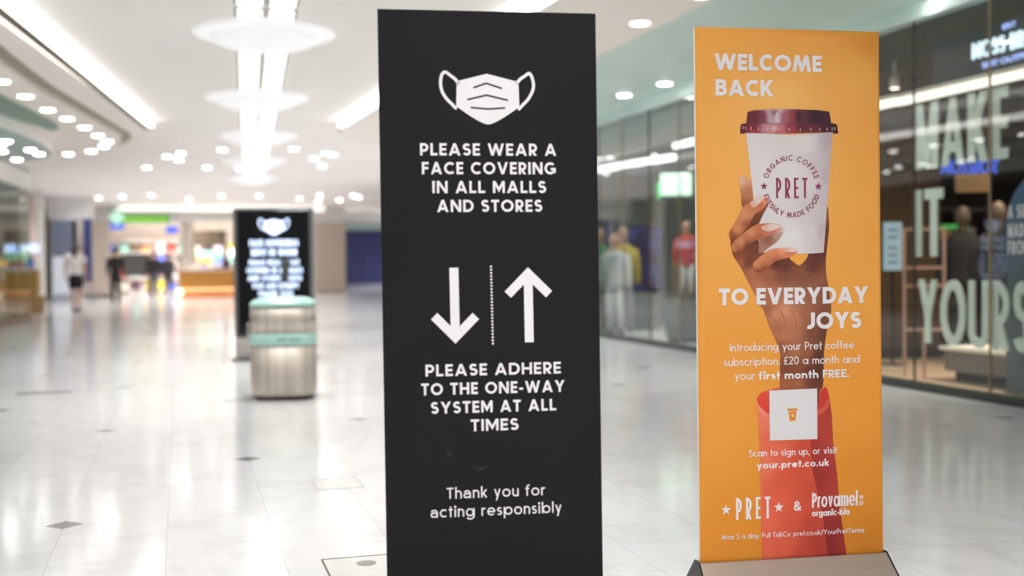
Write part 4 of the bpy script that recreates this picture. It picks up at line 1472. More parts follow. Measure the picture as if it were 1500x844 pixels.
st_ = thing('threshold_strip', 'thin pale wooden strip along the foot of the right window', 'floor strip', (6.8, 8.2, 0.03))
obj('strip', box(-0.10, 0.02, -2.6, 2.0, 0.0, 0.035, 0.006), mat('pale_wood', (232, 206, 172), 0.4), st_)
fr = thing('copper_stand', 'copper coloured rectangular frame stand between the window and the orange board', 'display stand', (7.1, 9.93, 0.03), (0, 0, R(-16)))
for nm, b in (('upright', (-0.21, -0.185, 0.0, 1.49)), ('upright', (0.185, 0.21, 0.45, 1.49)), ('upright', (-0.015, 0.010, 0.0, 0.47))):
    obj(nm, box(b[0], b[1], -0.012, 0.012, b[2], b[3], 0.003), S1['copper'], fr)
for z in (0.47, 0.905, 1.085, 1.465):
    obj('cross_bar', box(-0.185, 0.185, -0.012, 0.012, z, z + 0.03, 0.003), S1['copper'], fr)
obj('foot', box(-0.25, 0.25, -0.15, 0.15, 0.0, 0.012), S1['copper'], fr)
ps = thing('lit_poster', 'small pale blue lit poster just right of the orange board edge', 'poster', (7.69, 11.33, 0.03), (0, 0, R(-28)))
obj('panel', box(-0.10, 0.10, -0.02, 0.02, 1.06, 1.60, 0.006), mat('pale_blue_panel', (168, 196, 214), 0.4, emit=0.25), ps)
obj('post', box(-0.015, 0.015, 0.021, 0.05, 0.0, 1.3), M['darkmetal'], ps)
obj('foot', lathe(bmesh.new(), [(0.16, 0.0), (0.16, 0.012), (0.02, 0.02)], 0, 0.03, 24), M['darkmetal'], ps)
ptx = bmesh.new()
for z in (1.50, 1.42, 1.30, 1.22, 1.14):
    bx(ptx, -0.05, 0.05, -0.0215, -0.0205, z, z + 0.025)
obj('print_lines', ptx, mat('slate_print', (110, 130, 150), 0.5), ps)
hb = thing('hanging_sign', 'light brown wooden sign box hanging below the blue neon', 'hanging sign', (7.9, 10.25, 1.9), (0, 0, R(-30)))
obj('board', box(-0.16, 0.16, -0.03, 0.03, 0.0, 0.18, 0.008), S1['wood'], hb)
for x in (-0.12, 0.12):
    obj('cord', lathe(bmesh.new(), [(0.003, 0.18), (0.003, 1.52)], x, 0, 6), M['darkmetal'], hb)
ex = thing('exit_sign', 'small glowing green sign strip deep in the right shop', 'exit sign', (9.0, 12.0, 1.57), (0, 0, R(-35)))
obj('panel', box(-0.16, 0.16, -0.015, 0.015, 0.0, 0.06, 0.004), mat('green_light', (74, 180, 84), 0.5, emit=0.5), ex)
obj('bracket', lathe(bmesh.new(), [(0.006, 0.06), (0.006, 1.85)], 0, 0, 6), M['darkmetal'], ex)


def mannequin(lab, x, y, z, rz, jacket, legs, head, tie=None, scale=1.0):
    m = thing('mannequin', lab, 'mannequin', (x, y, z), (0, 0, rz))
    s = scale
    hd = ball(bmesh.new(), (0, 0, 1.66 * s), 0.085 * s, 0.105 * s, 0.125 * s)
    lathe(hd, [(0.05 * s, 1.44 * s), (0.052 * s, 1.57 * s)], n=16)
    obj('head', hd, head, m, smooth=True)
    bm = lathe(bmesh.new(), [(0.15 * s, 0.80 * s), (0.155 * s, 0.92 * s), (0.15 * s, 1.08 * s), (0.175 * s, 1.25 * s), (0.19 * s, 1.38 * s), (0.13 * s, 1.45 * s), (0.06 * s, 1.48 * s)], n=28, sx=1.15, sy=0.72)
    for q in (-1, 1):
        tube(bm, [(q * 0.19 * s, 0, 1.40 * s), (q * 0.235 * s, 0.01, 1.20 * s), (q * 0.25 * s, 0, 1.05 * s), (q * 0.245 * s, -0.05, 0.82 * s)], [0.062 * s, 0.058 * s, 0.05 * s, 0.044 * s])
    obj('jacket', bm, jacket, m, smooth=True)
    for q in (-1, 1):
        obj('trouser_leg', tube(bmesh.new(), [(q * 0.085 * s, 0, 0.82 * s), (q * 0.09 * s, 0, 0.45 * s), (q * 0.095 * s, 0.01, 0.05 * s)], [0.09 * s, 0.07 * s, 0.055 * s]), legs, m, smooth=True)
        obj('shoe', bx(bmesh.new(), q * 0.095 * s - 0.045, q * 0.095 * s + 0.045, -0.16, 0.07, 0, 0.065, 0.025), S1['cloth'], m)
    if tie:
        obj('tie', tube(bmesh.new(), [(0, -0.118 * s, 1.42 * s), (0, -0.14 * s, 1.25 * s), (0, -0.125 * s, 1.02 * s)], [0.02, 0.032, 0.014], 8), tie, m)
    return m


mannequin('peach headed mannequin in dark suit and red tie behind the window beside the arch panel', 7.55, 8.98, 0.365, R(-30), S1['cloth2'], S1['cloth'], S1['peach'], S1['red'], 0.86)
mannequin('dark suited mannequin behind the gap between IT and the arch panel', 8.3, 10.35, 0.03, R(-25), S1['cloth'], S1['cloth'], S1['tan'], None, 1.0)
mannequin('dark suited mannequin half hidden behind the letters YO', 8.55, 11.25, 0.03, R(-20), S1['cloth'], S1['cloth'], S1['tan'], None, 1.0)
# arch-topped panel
ar = thing('arch_panel', 'arch topped blue and grey panel with white words at the right edge of the photo', 'display panel', (6.835, 7.93, 0.03))
op = [(-0.49, 0.0)] + [(-0.49, 1.45)] + [(0.49 * math.cos(R(a)), 1.45 + 0.47 * math.sin(R(a))) for a in range(170, 9, -10)] + [(0.49, 1.45), (0.49, 0.0)]
bm = bmesh.new()
for d in (0.0, 0.03):
    bm.faces.new([bm.verts.new((d, -u, v)) for u, v in op])
bm.verts.ensure_lookup_table()
n_ = len(op)
for i in range(n_):
    bm.faces.new((bm.verts[i], bm.verts[(i + 1) % n_], bm.verts[n_ + (i + 1) % n_], bm.verts[n_ + i]))
am = bpy.data.materials.new('arch_blue_grey')
am.use_nodes = True
n2 = am.node_tree
tcc = n2.nodes.new('ShaderNodeTexCoord')
sp_ = n2.nodes.new('ShaderNodeSeparateXYZ')
mr = n2.nodes.new('ShaderNodeMapRange')
cr = n2.nodes.new('ShaderNodeValToRGB')
n2.links.new(tcc.outputs['Object'], sp_.inputs[0])
n2.links.new(sp_.outputs[2], mr.inputs[0])
mr.inputs[1].default_value, mr.inputs[2].default_value = 0.0, 1.92
n2.links.new(mr.outputs[0], cr.inputs[0])
cr.color_ramp.elements[0].position, cr.color_ramp.elements[0].color = 0.45, (*srgb(96, 112, 116), 1)
cr.color_ramp.elements[1].position, cr.color_ramp.elements[1].color = 0.96, (*srgb(58, 98, 140), 1)
n2.links.new(cr.outputs[0], n2.nodes['Principled BSDF'].inputs['Base Color'])
obj('panel', bm, am, ar)
for t, v, u1 in (('A SUIT', 1.555, -0.165), ('MADE', 1.395, -0.215), ('FROM', 1.25, -0.205)):
    obj('panel_text', text_bm(t, -0.465, u1, v - 0.03, 0.115, 0.17, lambda u, q, d: (-0.001 - d, -u, q), 0.7, 0.1, 'geo', 0.002), M['vinyl'], ar)
obj('foot', box(0.031, 0.18, -0.40, 0.40, 0.0, 0.02), M['darkmetal'], ar)
# shelving at the back with folded stacks
shv = thing('display_shelving', 'dark wooden shelving unit at the back of the right shop', 'shelving', (10.2, 12.68, 0.03))
for z in (0.0, 0.45, 0.9, 1.35, 1.8):
    obj('shelf', box(-2.3, 0.6, -0.25, 0.28, z, z + 0.03), S1['tan'], shv)
for x in (-2.32, -1.35, -0.4, 0.6):
    obj('side_panel', box(x, x + 0.03, -0.25, 0.28, 0.031 if x > -2.3 and x < .6 else 0, 2.1), S1['wall'], shv)
rnd = random.Random(3)
fold = None
i = 0
cols_ = ['peach', 'shirt', 'tan', 'red', 'cloth2', 'wood']
colw = {'peach': 'peach', 'shirt': 'pale grey', 'tan': 'tan', 'red': 'red', 'cloth2': 'blue grey', 'wood': 'light brown'}
for si, z in enumerate((0.48, 0.93, 1.38)):
    for xi, x in enumerate((-2.05, -1.65, -1.0, -0.65)):
        c = cols_[(si * 2 + xi) % 6]
        bm = bmesh.new()
        h_ = 0.10 + 0.05 * ((si + xi) % 3)
        for q in range(3):
            bx(bm, -0.13, 0.13, -0.15, 0.13, h_ / 3 * q, h_ / 3 * (q + 0.94), 0.012)
        tag(obj('folded_stack', bm, S1[c], loc=(10.2 + x, 12.62, z + 0.032)), '%s folded clothes on the %s shelf of the dark shelving, %s from the left' % (colw[c], ('lower', 'middle', 'upper')[si], ('first', 'second', 'third', 'fourth')[xi]), 'folded clothes', 'folded clothes on the dark shelving')
# tan column and beige column inside
cl = thing('shop_column', 'plain tan brown column behind the window beside the orange board', 'column', (8.35, 12.3, 0.03))
obj('shaft', box(-0.5, 0.5, -0.25, 0.25, 0.0, 3.38, 0.01), S1['tan'], cl)
obj('skirting', box(-0.51, 0.51, -0.27, -0.251, 0.0, 0.12), S1['wall'], cl)
for k, (x, y, lab) in enumerate(((7.7, 11.3, 'added spotlight in the right shop ceiling nearest the orange board'), (7.5, 8.6, 'added spotlight in the right shop ceiling over the dark sign'), (8.3, 9.6, 'added spotlight in the right shop ceiling deeper behind the sign'))):
    sp2 = thing('added_spotlight', lab, 'spotlight', (x, y, 3.42), group='added spotlights in the right shop')  # added lamps; the glints seen here are mall downlights mirrored in the glass
    obj('stem', lathe(bmesh.new(), [(0.012, -0.16), (0.012, 0.0)], n=10), M['white'], sp2)
    obj('can', lathe(bmesh.new(), [(0.045, -0.16), (0.055, -0.30)], n=20), M['white'], sp2, smooth=True)
    obj('lamp', lathe(bmesh.new(), [(0.05, -0.301), (0.01, -0.303)], n=20), mat('spot_lamp', (255, 236, 210), 0.5, emit=8.0), sp2)

# ------------------------------------------------------------------ second shop, between the two signs
S2 = {k: mat('fashion_shop_' + k, c, r) for k, c, r in (('wall', (186, 190, 186), 0.7), ('floor', (196, 194, 190), 0.25), ('ceil', (150, 152, 148), 0.8), ('grey', (112, 118, 118), 0.6), ('yellow', (204, 176, 72), 0.8),
                                                        ('green', (96, 150, 112), 0.8), ('red', (214, 84, 72), 0.8), ('white', (228, 228, 228), 0.8), ('peach', (214, 168, 140), 0.7), ('black', (48, 50, 54), 0.8), ('pink', (214, 160, 150), 0.8))}
struct('floor_fashion_shop', box(6.66, 12.2, 13.1, 19.2, 0.0, 0.03), S2['floor'])
struct('ceiling_fashion_shop', box(6.69, 12.2, 13.1, 21.6, 3.42, 3.5), S2['ceil'])
struct('wall_fashion_shop_back', box(12.2, 12.3, 13.1, 21.6, 0, 3.5), S2['wall'])
struct('wall_fashion_shop_far', box(6.69, 12.2, 21.6, 21.7, 0, 3.5), S2['wall'])
struct('floor_fashion_shop_rear', box(6.69, 12.2, 19.2, 21.6, 0, 0.03), S2['floor'])
bulk = struct('trim_40', box(6.72, 7.0, 13.1, 19.1, 2.95, 3.41), S2['ceil'])
tb_ = mat('tube_light', (250, 255, 252), 0.5, emit=3.5)
for pts, lab in (([(6.85, 19.0, 2.80), (7.0, 17.9, 2.80)], 'short white light tube in the shop between the signs, at the black board edge'),
                 ([(7.0, 17.8, 2.80), (7.25, 16.3, 2.80)], 'slanting white light tube in the shop between the signs, middle one'),
                 ([(7.1, 15.9, 2.93), (7.2, 14.2, 2.95)], 'upper white light tube in the shop between the signs, by the orange board')):
    t_ = thing('light_tube', lab, 'light tube', (0, 0, 0), group='light tubes in the shop between the signs')
    obj('tube', tube(bmesh.new(), pts, 0.05, 12), tb_, t_)
    md = [(a + b) / 2 for a, b in zip(*pts)]
    obj('hanger', lathe(bmesh.new(), [(0.006, md[2] + 0.03), (0.006, 3.42)], md[0], md[1], 6), M['greymetal'], t_)
gs = thing('glowing_sign', 'glowing white and green sign panel hanging in the shop between the signs', 'lit sign', (7.85, 17.6, 2.30), (0, 0, R(-20)))
obj('panel', box(-0.24, 0.26, -0.03, 0.03, 0.0, 0.36, 0.01), mat('pale_green_glow', (214, 255, 226), 0.5, emit=1.7), gs)
obj('rim', box(-0.30, -0.241, -0.03, 0.03, -0.06, 0.2, 0.01), mat('green_glow', (90, 214, 130), 0.5, emit=1.0), gs)
for x in (-0.2, 0.2):
    obj('hanger', lathe(bmesh.new(), [(0.005, 0.36), (0.005, 1.12)], x, 0, 6), M['greymetal'], gs)
dsn = thing('wall_screen', 'tall dark blue video screen in the shop between the signs', 'screen', (7.8, 18.75, 0.03), (0, 0, R(-18)))
obj('housing', box(-0.30, 0.30, -0.03, 0.05, 0.65, 1.82, 0.008), M['darkmetal'], dsn)
sm = bpy.data.materials.new('blue_video')
sm.use_nodes = True
n3 = sm.node_tree
vr = n3.nodes.new('ShaderNodeTexVoronoi')
vr.inputs['Scale'].default_value = 4.0
tcv = n3.nodes.new('ShaderNodeTexCoord')
n3.links.new(tcv.outputs['Object'], vr.inputs['Vector'])
cr2 = n3.nodes.new('ShaderNodeValToRGB')
cr2.color_ramp.elements[0].color = (*srgb(60, 78, 150), 1)
cr2.color_ramp.elements[1].color = (*srgb(36, 32, 70), 1)
cr2.color_ramp.elements[1].position = 0.6
n3.links.new(vr.outputs['Distance'], cr2.inputs[0])
n3.links.new(cr2.outputs[0], n3.nodes['Principled BSDF'].inputs['Base Color'])
n3.links.new(cr2.outputs[0], n3.nodes['Principled BSDF'].inputs['Emission Color'])
n3.nodes['Principled BSDF'].inputs['Emission Strength'].default_value = 0.5
obj('picture', box(-0.27, 0.27, -0.034, -0.031, 0.69, 1.78), sm, dsn)
obj('stand', box(-0.22, 0.22, -0.02, 0.04, 0.0, 0.65), S2['grey'], dsn)
mannequin('small red topped mannequin on a grey block left of the orange board', 7.2, 15.75, 0.63, R(-20), S2['red'], S2['white'], S2['peach'], None, 0.66)
bk = thing('display_block', 'grey display block under the small red topped mannequin', 'display block', (7.2, 15.75, 0.03))
obj('block', box(-0.24, 0.24, -0.24, 0.24, 0.06, 0.60, 0.008), S2['grey'], bk)
obj('recess', box(-0.21, 0.21, -0.21, 0.21, 0.0, 0.06), S2['black'], bk)
mannequin('shop mannequin in a yellow top and grey trousers beside the black board edge', 7.3, 18.55, 0.03, R(-15), S2['yellow'], S2['grey'], S2['peach'])
mannequin('shop mannequin in white at the black board edge, nearest of the row', 6.93, 18.0, 0.03, R(-15), S2['wall'], S2['wall'], S2['peach'], None, 0.93)
mannequin('shop mannequin in a green top, farthest of the row at the black board', 7.0, 18.9, 0.03, R(-15), S2['green'], S2['black'], S2['peach'])
pd_ = thing('display_table', 'low grey display table in the shop between the signs', 'display table', (8.1, 16.4, 0.03), (0, 0, R(-10)))
obj('top', box(-0.5, 0.5, -0.7, 0.7, 0.44, 0.48, 0.008), S2['wall'], pd_)
for x in (-0.46, 0.42):
    for y_ in (-0.66, 0.62):
        obj('leg', box(x, x + 0.04, y_, y_ + 0.04, 0.0, 0.44), S2['grey'], pd_)
for k, (x, y_, c, lab) in enumerate(((-0.3, -0.4, 'white', 'white handbag on the low grey display table, nearest'), (-0.25, 0.05, 'pink', 'pink handbag on the low grey display table, middle'), (-0.3, 0.45, 'black', 'black handbag on the low grey display table, farthest'))):
    hbg = thing('handbag', lab, 'handbag', (8.1 + x, 16.4 + y_, 0.512), (0, 0, R(60)), 'handbags on the grey table')
    obj('body', box(-0.13, 0.13, -0.05, 0.05, 0.0, 0.19, 0.03), S2[c], hbg)
    obj('handle', tube(bmesh.new(), [(-0.07, 0, 0.18), (-0.06, 0, 0.27), (0, 0, 0.30), (0.06, 0, 0.27), (0.07, 0, 0.18)], 0.008, 8), S2[c], hbg)
rk = thing('clothes_rail', 'chrome clothes rail with hanging garments in the shop between the signs', 'clothes rail', (9.6, 17.6, 0.03), (0, 0, R(-30)))
for x in (-0.7, 0.7):
    obj('upright', lathe(bmesh.new(), [(0.014, 0.0), (0.014, 1.45)], x, 0, 10), M['greymetal'], rk)
    obj('foot', box(x - 0.02, x + 0.02, -0.25, 0.25, 0.0, 0.02), M['greymetal'], rk)
obj('rail', tube(bmesh.new(), [(-0.7, 0, 1.45), (0.7, 0, 1.45)], 0.014, 10), M['greymetal'], rk)
gcol = ['green', 'white', 'yellow', 'grey', 'pink', 'black', 'white', 'red']
for k, c in enumerate(gcol):
    x = -0.6 + k * 0.165
    a_ = R(-30)
    bm = bmesh.new()
    lathe(bm, [(0.20, 0.0), (0.19, 0.5), (0.21, 0.72), (0.15, 0.82), (0.04, 0.86)], n=16, sx=0.22, sy=1.0)
    tag(obj('hanging_garment', bm, S2[c], smooth=True, loc=(9.6 + x * math.cos(a_), 17.6 + x * math.sin(a_), 0.58)), '%s garment hanging on the chrome clothes rail, %s from its left end' % (c, ordw[k] if k else 'first'), 'garment', 'garments on the chrome rail')

# ------------------------------------------------------------------ left: curved glass shop
def arc_plan(cx0, cy0, r, a0, a1, n=16):
    return [(cx0 + r * math.cos(R(a0 + (a1 - a0) * i / n)), cy0 + r * math.sin(R(a0 + (a1 - a0) * i / n))) for i in range(n + 1)]


def curve_wall(path, th, z0, z1):
    out = []
    for i, p in enumerate(path):
        a, b = path[max(i - 1, 0)], path[min(i + 1, len(path) - 1)]
        d = Vector((b[0] - a[0], b[1] - a[1])).normalized()
        out.append((p[0] - d.y * th, p[1] + d.x * th))
    return prism(bmesh.new(), list(path) + out[::-1], z0, z1)


front = [(-3.55, 18.0), (-3.45, 26.0)] + arc_plan(-4.9, 28.9, 1.6, 0, 90)[0:] + [(-8.9, 30.5)]
struct('trim_50', curve_wall(front, 0.12, 3.02, 3.49), M['white'], smooth=False)
struct('trim_51', curve_wall(front, 0.12, 3.40, 3.72), M['white'])
struct('baseboard_left', curve_wall(front, 0.14, 0.0, 0.14), M['bronze'])
struct('window_20', curve_wall([(-3.57, 18.0), (-3.495, 24.4)], 0.012, 0.14, 3.02), M['glass_left'])
struct('window_21', curve_wall([(-3.494, 24.45), (-3.47, 26.0)] + arc_plan(-4.92, 28.9, 1.6, 0, 90), 0.012, 0.14, 3.02), M['glass_left'])
S3 = {k: mat('cafe_' + k, c, r) for k, c, r in (('floor', (150, 122, 92), 0.3), ('wood', (140, 108, 46), 0.5), ('brown', (150, 116, 72), 0.5), ('wall', (104, 96, 88), 0.7), ('col', (222, 204, 194), 0.5), ('dark', (74, 70, 68), 0.6),
                                                ('red', (150, 40, 48), 0.6), ('blue', (52, 84, 170), 0.6), ('top', (206, 196, 186), 0.4))}
struct('floor_cafe', box(-9.0, -3.75, 17.8, 30.3, 0, 0.06), S3['floor'])
struct('ceiling_cafe', box(-9.0, -3.7, 17.8, 30.3, 3.2, 3.28), S3['wall'])
struct('wall_cafe_partition', box(-9.0, -4.1, 29.6, 29.7, 0.06, 3.2), S3['dark'])
struct('wall_cafe_back', box(-9.0, -8.9, 17.8, 30.3, 0, 3.2), S3['wall'])
ct = thing('service_counter', 'olive wooden service counter with a brown base beyond the left glass corner', 'counter', (-4.95, 38.9, 0))
obj('body', box(-0.75, 0.75, -0.5, 0.5, 0.42, 1.14, 0.02), S3['wood'], ct)
obj('worktop', box(-0.79, 0.79, -0.54, 0.54, 1.141, 1.19, 0.01), S3['top'], ct)
obj('base', box(-0.70, 0.70, -0.45, 0.45, 0.0, 0.419), S3['brown'], ct)
pc = thing('round_pillar', 'pale pink round pillar behind the olive counter', 'pillar', (-4.88, 42.2, 0))
obj('shaft', lathe(bmesh.new(), [(0.27, 0.0), (0.27, 3.71)], n=32), S3['col'], pc, smooth=True)
obj('collar', lathe(bmesh.new(), [(0.29, 0.0), (0.29, 0.15), (0.272, 0.16)], n=32), M['bronze'], pc, smooth=True)
for (x, y, z, w, h, lab, c) in ((-5.0, 38.8, 1.19, 0.34, 0.26, 'small bluish white lit screen on the olive counter, left one', (190, 205, 255)), (-4.45, 38.8, 1.19, 0.55, 0.26, 'wide bluish white lit screen on the olive counter, right one', (200, 214, 255))):
    s_ = thing('till_screen', lab, 'till screen', (x, y, z), (0, 0, R(8)), 'screens on the olive counter')
    obj('panel', box(-w / 2, w / 2, -0.015, 0.0, 0.50, 0.50 + h, 0.008), mat('till_glow', c, 0.5, emit=1.6), s_)
    obj('back', box(-w / 2, w / 2, 0.001, 0.03, 0.50, 0.50 + h, 0.008), M['darkmetal'], s_)
    obj('stand', box(-0.03, 0.03, 0.0, 0.04, 0.01, 0.50), M['darkmetal'], s_)
    obj('foot', box(-0.10, 0.10, -0.06, 0.10, 0.0, 0.01), M['darkmetal'], s_)
for (x, y, c, h, lab) in ((-4.72, 38.55, 'red', 0.42, 'red box on the olive counter between the two screens'), (-4.42, 38.5, 'blue', 0.34, 'blue box on the olive counter in front of the wide screen')):
    b_ = thing('display_box', lab, 'box', (x, y, 1.19), (0, 0, R(20)), 'boxes on the olive counter')
    obj('carton', box(-0.11, 0.11, -0.08, 0.08, 0.0, h * 0.8, 0.006), S3[c], b_)
    obj('flap', box(-0.11, 0.11, -0.08, 0.08, h * 0.8 + 0.001, h, 0.01), S3['dark'], b_)
for k, (x, y, lab) in enumerate(((-4.55, 36.4, 'light brown wooden crate before the olive counter, left one'), (-3.95, 36.0, 'light brown wooden crate before the olive counter, right one'), (-3.72, 33.0, 'light brown wooden crate just past the left glass corner'))):
    c_ = thing('wooden_crate', lab, 'crate', (x, y, 0.0), (0, 0, R(8 * k)), 'crates before the olive counter')
    for z in (0.0, 0.14, 0.28):
        bm = bmesh.new()
        bx(bm, -0.2, 0.2, -0.3, -0.285, z, z + 0.12)
        bx(bm, -0.2, 0.2, 0.285, 0.3, z, z + 0.12)
        bx(bm, -0.2, -0.185, -0.285, 0.285, z, z + 0.12)
        bx(bm, 0.185, 0.2, -0.285, 0.285, z, z + 0.12)
        obj('slat_course', bm, S3['brown'], c_)
    obj('bottom', box(-0.184, 0.184, -0.284, 0.284, 0.0, 0.015), S3['brown'], c_)
for k, (x, y, lab) in enumerate(((-2.85, 21.15, 'far left'), (-2.69, 20.6, 'second from the left'), (-3.0, 22.4, 'lower left'), (-2.48, 22.0, 'middle right'), (-2.42, 22.75, 'right end'), (-2.95, 24.0, 'lower right end'))):
    downlight(x, y, 3.30, 'small downlight under the grey green bulkhead at the left edge, ' + lab, 'left bulkhead downlights')

# ------------------------------------------------------------------ far end of the mall
F = {k: mat('far_' + k, c, r) for k, c, r in (('cream', (236, 226, 216), 0.6), ('beige', (206, 192, 180), 0.6), ('umber', (112, 102, 94), 0.6), ('navy', (38, 48, 112), 0.5), ('hoarding', (84, 88, 146), 0.45), ('lav', (214, 204, 226), 0.5), ('gold', (178, 122, 44), 0.4),
                                              ('top', (214, 198, 184), 0.4), ('charcoal', (92, 90, 90), 0.6), ('yellow', (226, 196, 60), 0.6), ('purple', (74, 44, 66), 0.6), ('brown', (104, 88, 70), 0.6), ('panelgrey', (178, 182, 192), 0.4),
                                              ('slate', (108, 114, 134), 0.5), ('black', (42, 42, 46), 0.5), ('orange', (226, 150, 96), 0.6), ('red', (212, 72, 60), 0.6), ('teal', (158, 214, 200), 0.5), ('blue', (90, 110, 214), 0.5))}
struct('trim_60', box(-4.6, 6.9, 50.0, 50.6, 3.05, 3.719), M['white'])
cl2 = thing('cornice_light', 'wide glowing white light band over the far end shops', 'light band', (0, 49.9, 0))
obj('strip', box(-2.3, 6.0, -0.06, 0.09, 3.50, 3.66, 0.01), mat('cornice_glow', (255, 252, 248), 0.5, emit=1.6), cl2)
obj('shelf', box(-2.4, 6.1, -0.10, 0.09, 3.45, 3.49), M['white'], cl2)
struct('wall_end_shop', box(-4.4, 6.7, 54.5, 54.6, 0, 3.719), F['cream'])
struct('wall_end_right', box(5.6, 6.9, 50.0, 50.4, 0, 3.05), F['beige'])
area('end_shop_lamp', (0.8, 52.5, 3.0), 6.0, 2.5, 800, (1, 0.95, 0.88))
gsn = thing('green_sign', 'long bright green sign strip over the far end shop', 'shop sign', (-1.4, 49.85, 3.02))
obj('panel', box(-1.15, 1.05, -0.05, 0.05, 0.0, 0.27, 0.01), mat('green_sign_face', (120, 196, 60), 0.5, emit=0.6), gsn)
obj('frame', box(-1.18, 1.08, 0.051, 0.149, -0.02, 0.29), F['panelgrey'], gsn)
gcr = thing('cross_sign', 'small pale green glowing sign at the left end of the green strip', 'shop sign', (-2.35, 48.9, 3.12))
obj('upright_bar', box(-0.09, 0.09, -0.04, 0.04, -0.22, 0.35, 0.01), mat('pale_green_light', (190, 245, 220), 0.5, emit=1.0), gcr)
obj('cross_bar', box(-0.28, 0.28, -0.045, 0.045, -0.03, 0.16, 0.01), mat('pale_green_light2', (190, 245, 220), 0.5, emit=1.0), gcr)
obj('stem', lathe(bmesh.new(), [(0.02, 0.35), (0.02, 0.58)], n=8), M['white'], gcr)
for (x, y, z, w, h, lab) in ((-2.42, 49.5, 2.72, 0.62, 0.26, 'blue hanging sign under the left end of the green strip'), (-0.25, 49.5, 2.55, 0.46, 0.30, 'blue hanging sign right of the green strip')):
    s_ = thing('hanging_sign', lab, 'hanging sign', (x, y, z), group='blue hanging signs at the far end')
    obj('panel', box(-w / 2, w / 2, -0.03, 0.03, 0, h, 0.01), mat('blue_light_panel', (84, 108, 230), 0.5, emit=0.9), s_)
    for q in (-0.35, 0.35):
        obj('hanger', lathe(bmesh.new(), [(0.01, h), (0.01, 3.719 - z)], q * w, 0, 6), M['greymetal'], s_)
# shelf bays inside the end shop
bay = ['leftmost', 'second', 'third', 'fourth', 'fifth', 'rightmost']
cc_ = ['orange', 'lav', 'yellow', 'red', 'blue', 'teal', 'cream', 'brown', 'purple']
for b in range(6):
    x = -3.4 + b * 1.55
    t_ = thing('shelf_bay', 'bright shelf bay with coloured goods inside the far end shop, %s of six' % bay[b], 'shelving', (x, 54.1, 0), group='shelf bays of the end shop')
    obj('back_panel', box(-0.72, 0.72, 0.32, 0.38, 0, 2.5), F['cream'], t_)
    for z in (0.12, 0.7, 1.25, 1.8, 2.3):
        obj('shelf', box(-0.72, 0.72, -0.1, 0.319, z, z + 0.04), M['white'], t_)
    for z in (0.16, 0.74, 1.29, 1.84):
        for k in range(3):
            c = cc_[(b * 5 + k * 2 + int(z * 10)) % 9]
            h = 0.25 + 0.07 * ((b + k) % 3)
            tag(obj('goods_box', box(-0.17, 0.17, -0.08, 0.2, 0.0, h, 0.01), F[c], loc=(x - 0.46 + k * 0.46, 54.1, z + 0.002)), 'coloured goods box on a shelf of the far end shop', 'goods', 'goods on the end shop shelves')
ds = thing('queue_screen', 'low dark charcoal screen wall in front of the far end shop', 'screen', (-1.60, 48.6, 0))
obj('panel', box(-0.52, 0.52, -0.04, 0.04, 0.82, 1.72, 0.01), F['charcoal'], ds)
for x in (-0.45, 0.45):
    obj('post', box(x - 0.03, x + 0.03, -0.03, 0.03, 0.02, 0.82), F['charcoal'], ds)
    obj('foot', box(x - 0.05, x + 0.05, -0.25, 0.25, 0, 0.02), F['charcoal'], ds)
ec = thing('white_column', 'pale cream column between the end shop and the golden kiosk', 'column', (0.35, 50.6, 0))
obj('shaft', lathe(bmesh.new(), [(0.28, 0.0), (0.28, 3.04)], n=28), F['cream'], ec, smooth=True)
obj('collar', lathe(bmesh.new(), [(0.30, 0.0), (0.30, 0.2)], n=28), F['beige'], ec, smooth=True)
# kiosk
kk = thing('kiosk_counter', 'golden wooden kiosk counter left of the screen totem, lit along its foot', 'kiosk', (1.0, 46.0, 0))
obj('front_panel', box(-1.0, 1.4, -0.5, 0.5, 0.36, 1.02, 0.03), F['gold'], kk)
obj('worktop', box(-1.05, 1.45, -0.55, 0.55, 1.021, 1.09, 0.015), F['top'], kk)
obj('base', box(-0.92, 1.32, -0.42, 0.42, 0.0, 0.30), F['orange'], kk)
obj('foot_light', box(-0.96, 1.36, -0.46, 0.46, 0.305, 0.345), mat('warm_strip', (255, 206, 150), 0.5, emit=3.0), kk)
fl_ = thing('floor_lamp', 'small warm glowing globe lamp on the floor at the kiosk corner', 'lamp', (-0.0, 45.3, 0))
obj('globe', ball(bmesh.new(), (0, 0, 0.21), 0.13, 0.13, 0.13), mat('warm_globe', (255, 226, 190), 0.5, emit=5.0), fl_, smooth=True)
obj('foot', lathe(bmesh.new(), [(0.10, 0.0), (0.10, 0.03), (0.05, 0.085)], n=20), M['bronze'], fl_)
mb_ = thing('menu_frame', 'brown overhead frame with a green glowing panel behind the golden kiosk', 'menu stand', (1.15, 47.2, 0))
for x in (-0.55, 0.62):
    obj('post', box(x - 0.05, x + 0.05, -0.05, 0.05, 0.0, 2.55), F['brown'], mb_)
obj('top_panel', box(-0.6, 0.67, -0.06, 0.06, 2.0, 2.6, 0.01), F['brown'], mb_)
obj('glow_panel', box(-0.5, 0.45, -0.05, 0.03, 1.5, 1.8, 0.01), mat('mint_glow', (160, 240, 190), 0.5, emit=1.0), mb_)
kl_ = thing('globe_lamp', 'bright white globe lamp on a stand at the right end of the golden kiosk', 'lamp', (2.06, 47.3, 0))
obj('globe', ball(bmesh.new(), (0, 0, 1.72), 0.16, 0.16, 0.16), mat('white_globe', (250, 252, 255), 0.5, emit=5.0), kl_, smooth=True)
obj('stem', lathe(bmesh.new(), [(0.02, 0.0), (0.02, 1.57)], n=10), M['greymetal'], kl_)
obj('foot', lathe(bmesh.new(), [(0.16, 0.0), (0.16, 0.02), (0.03, 0.04)], n=20), M['greymetal'], kl_)
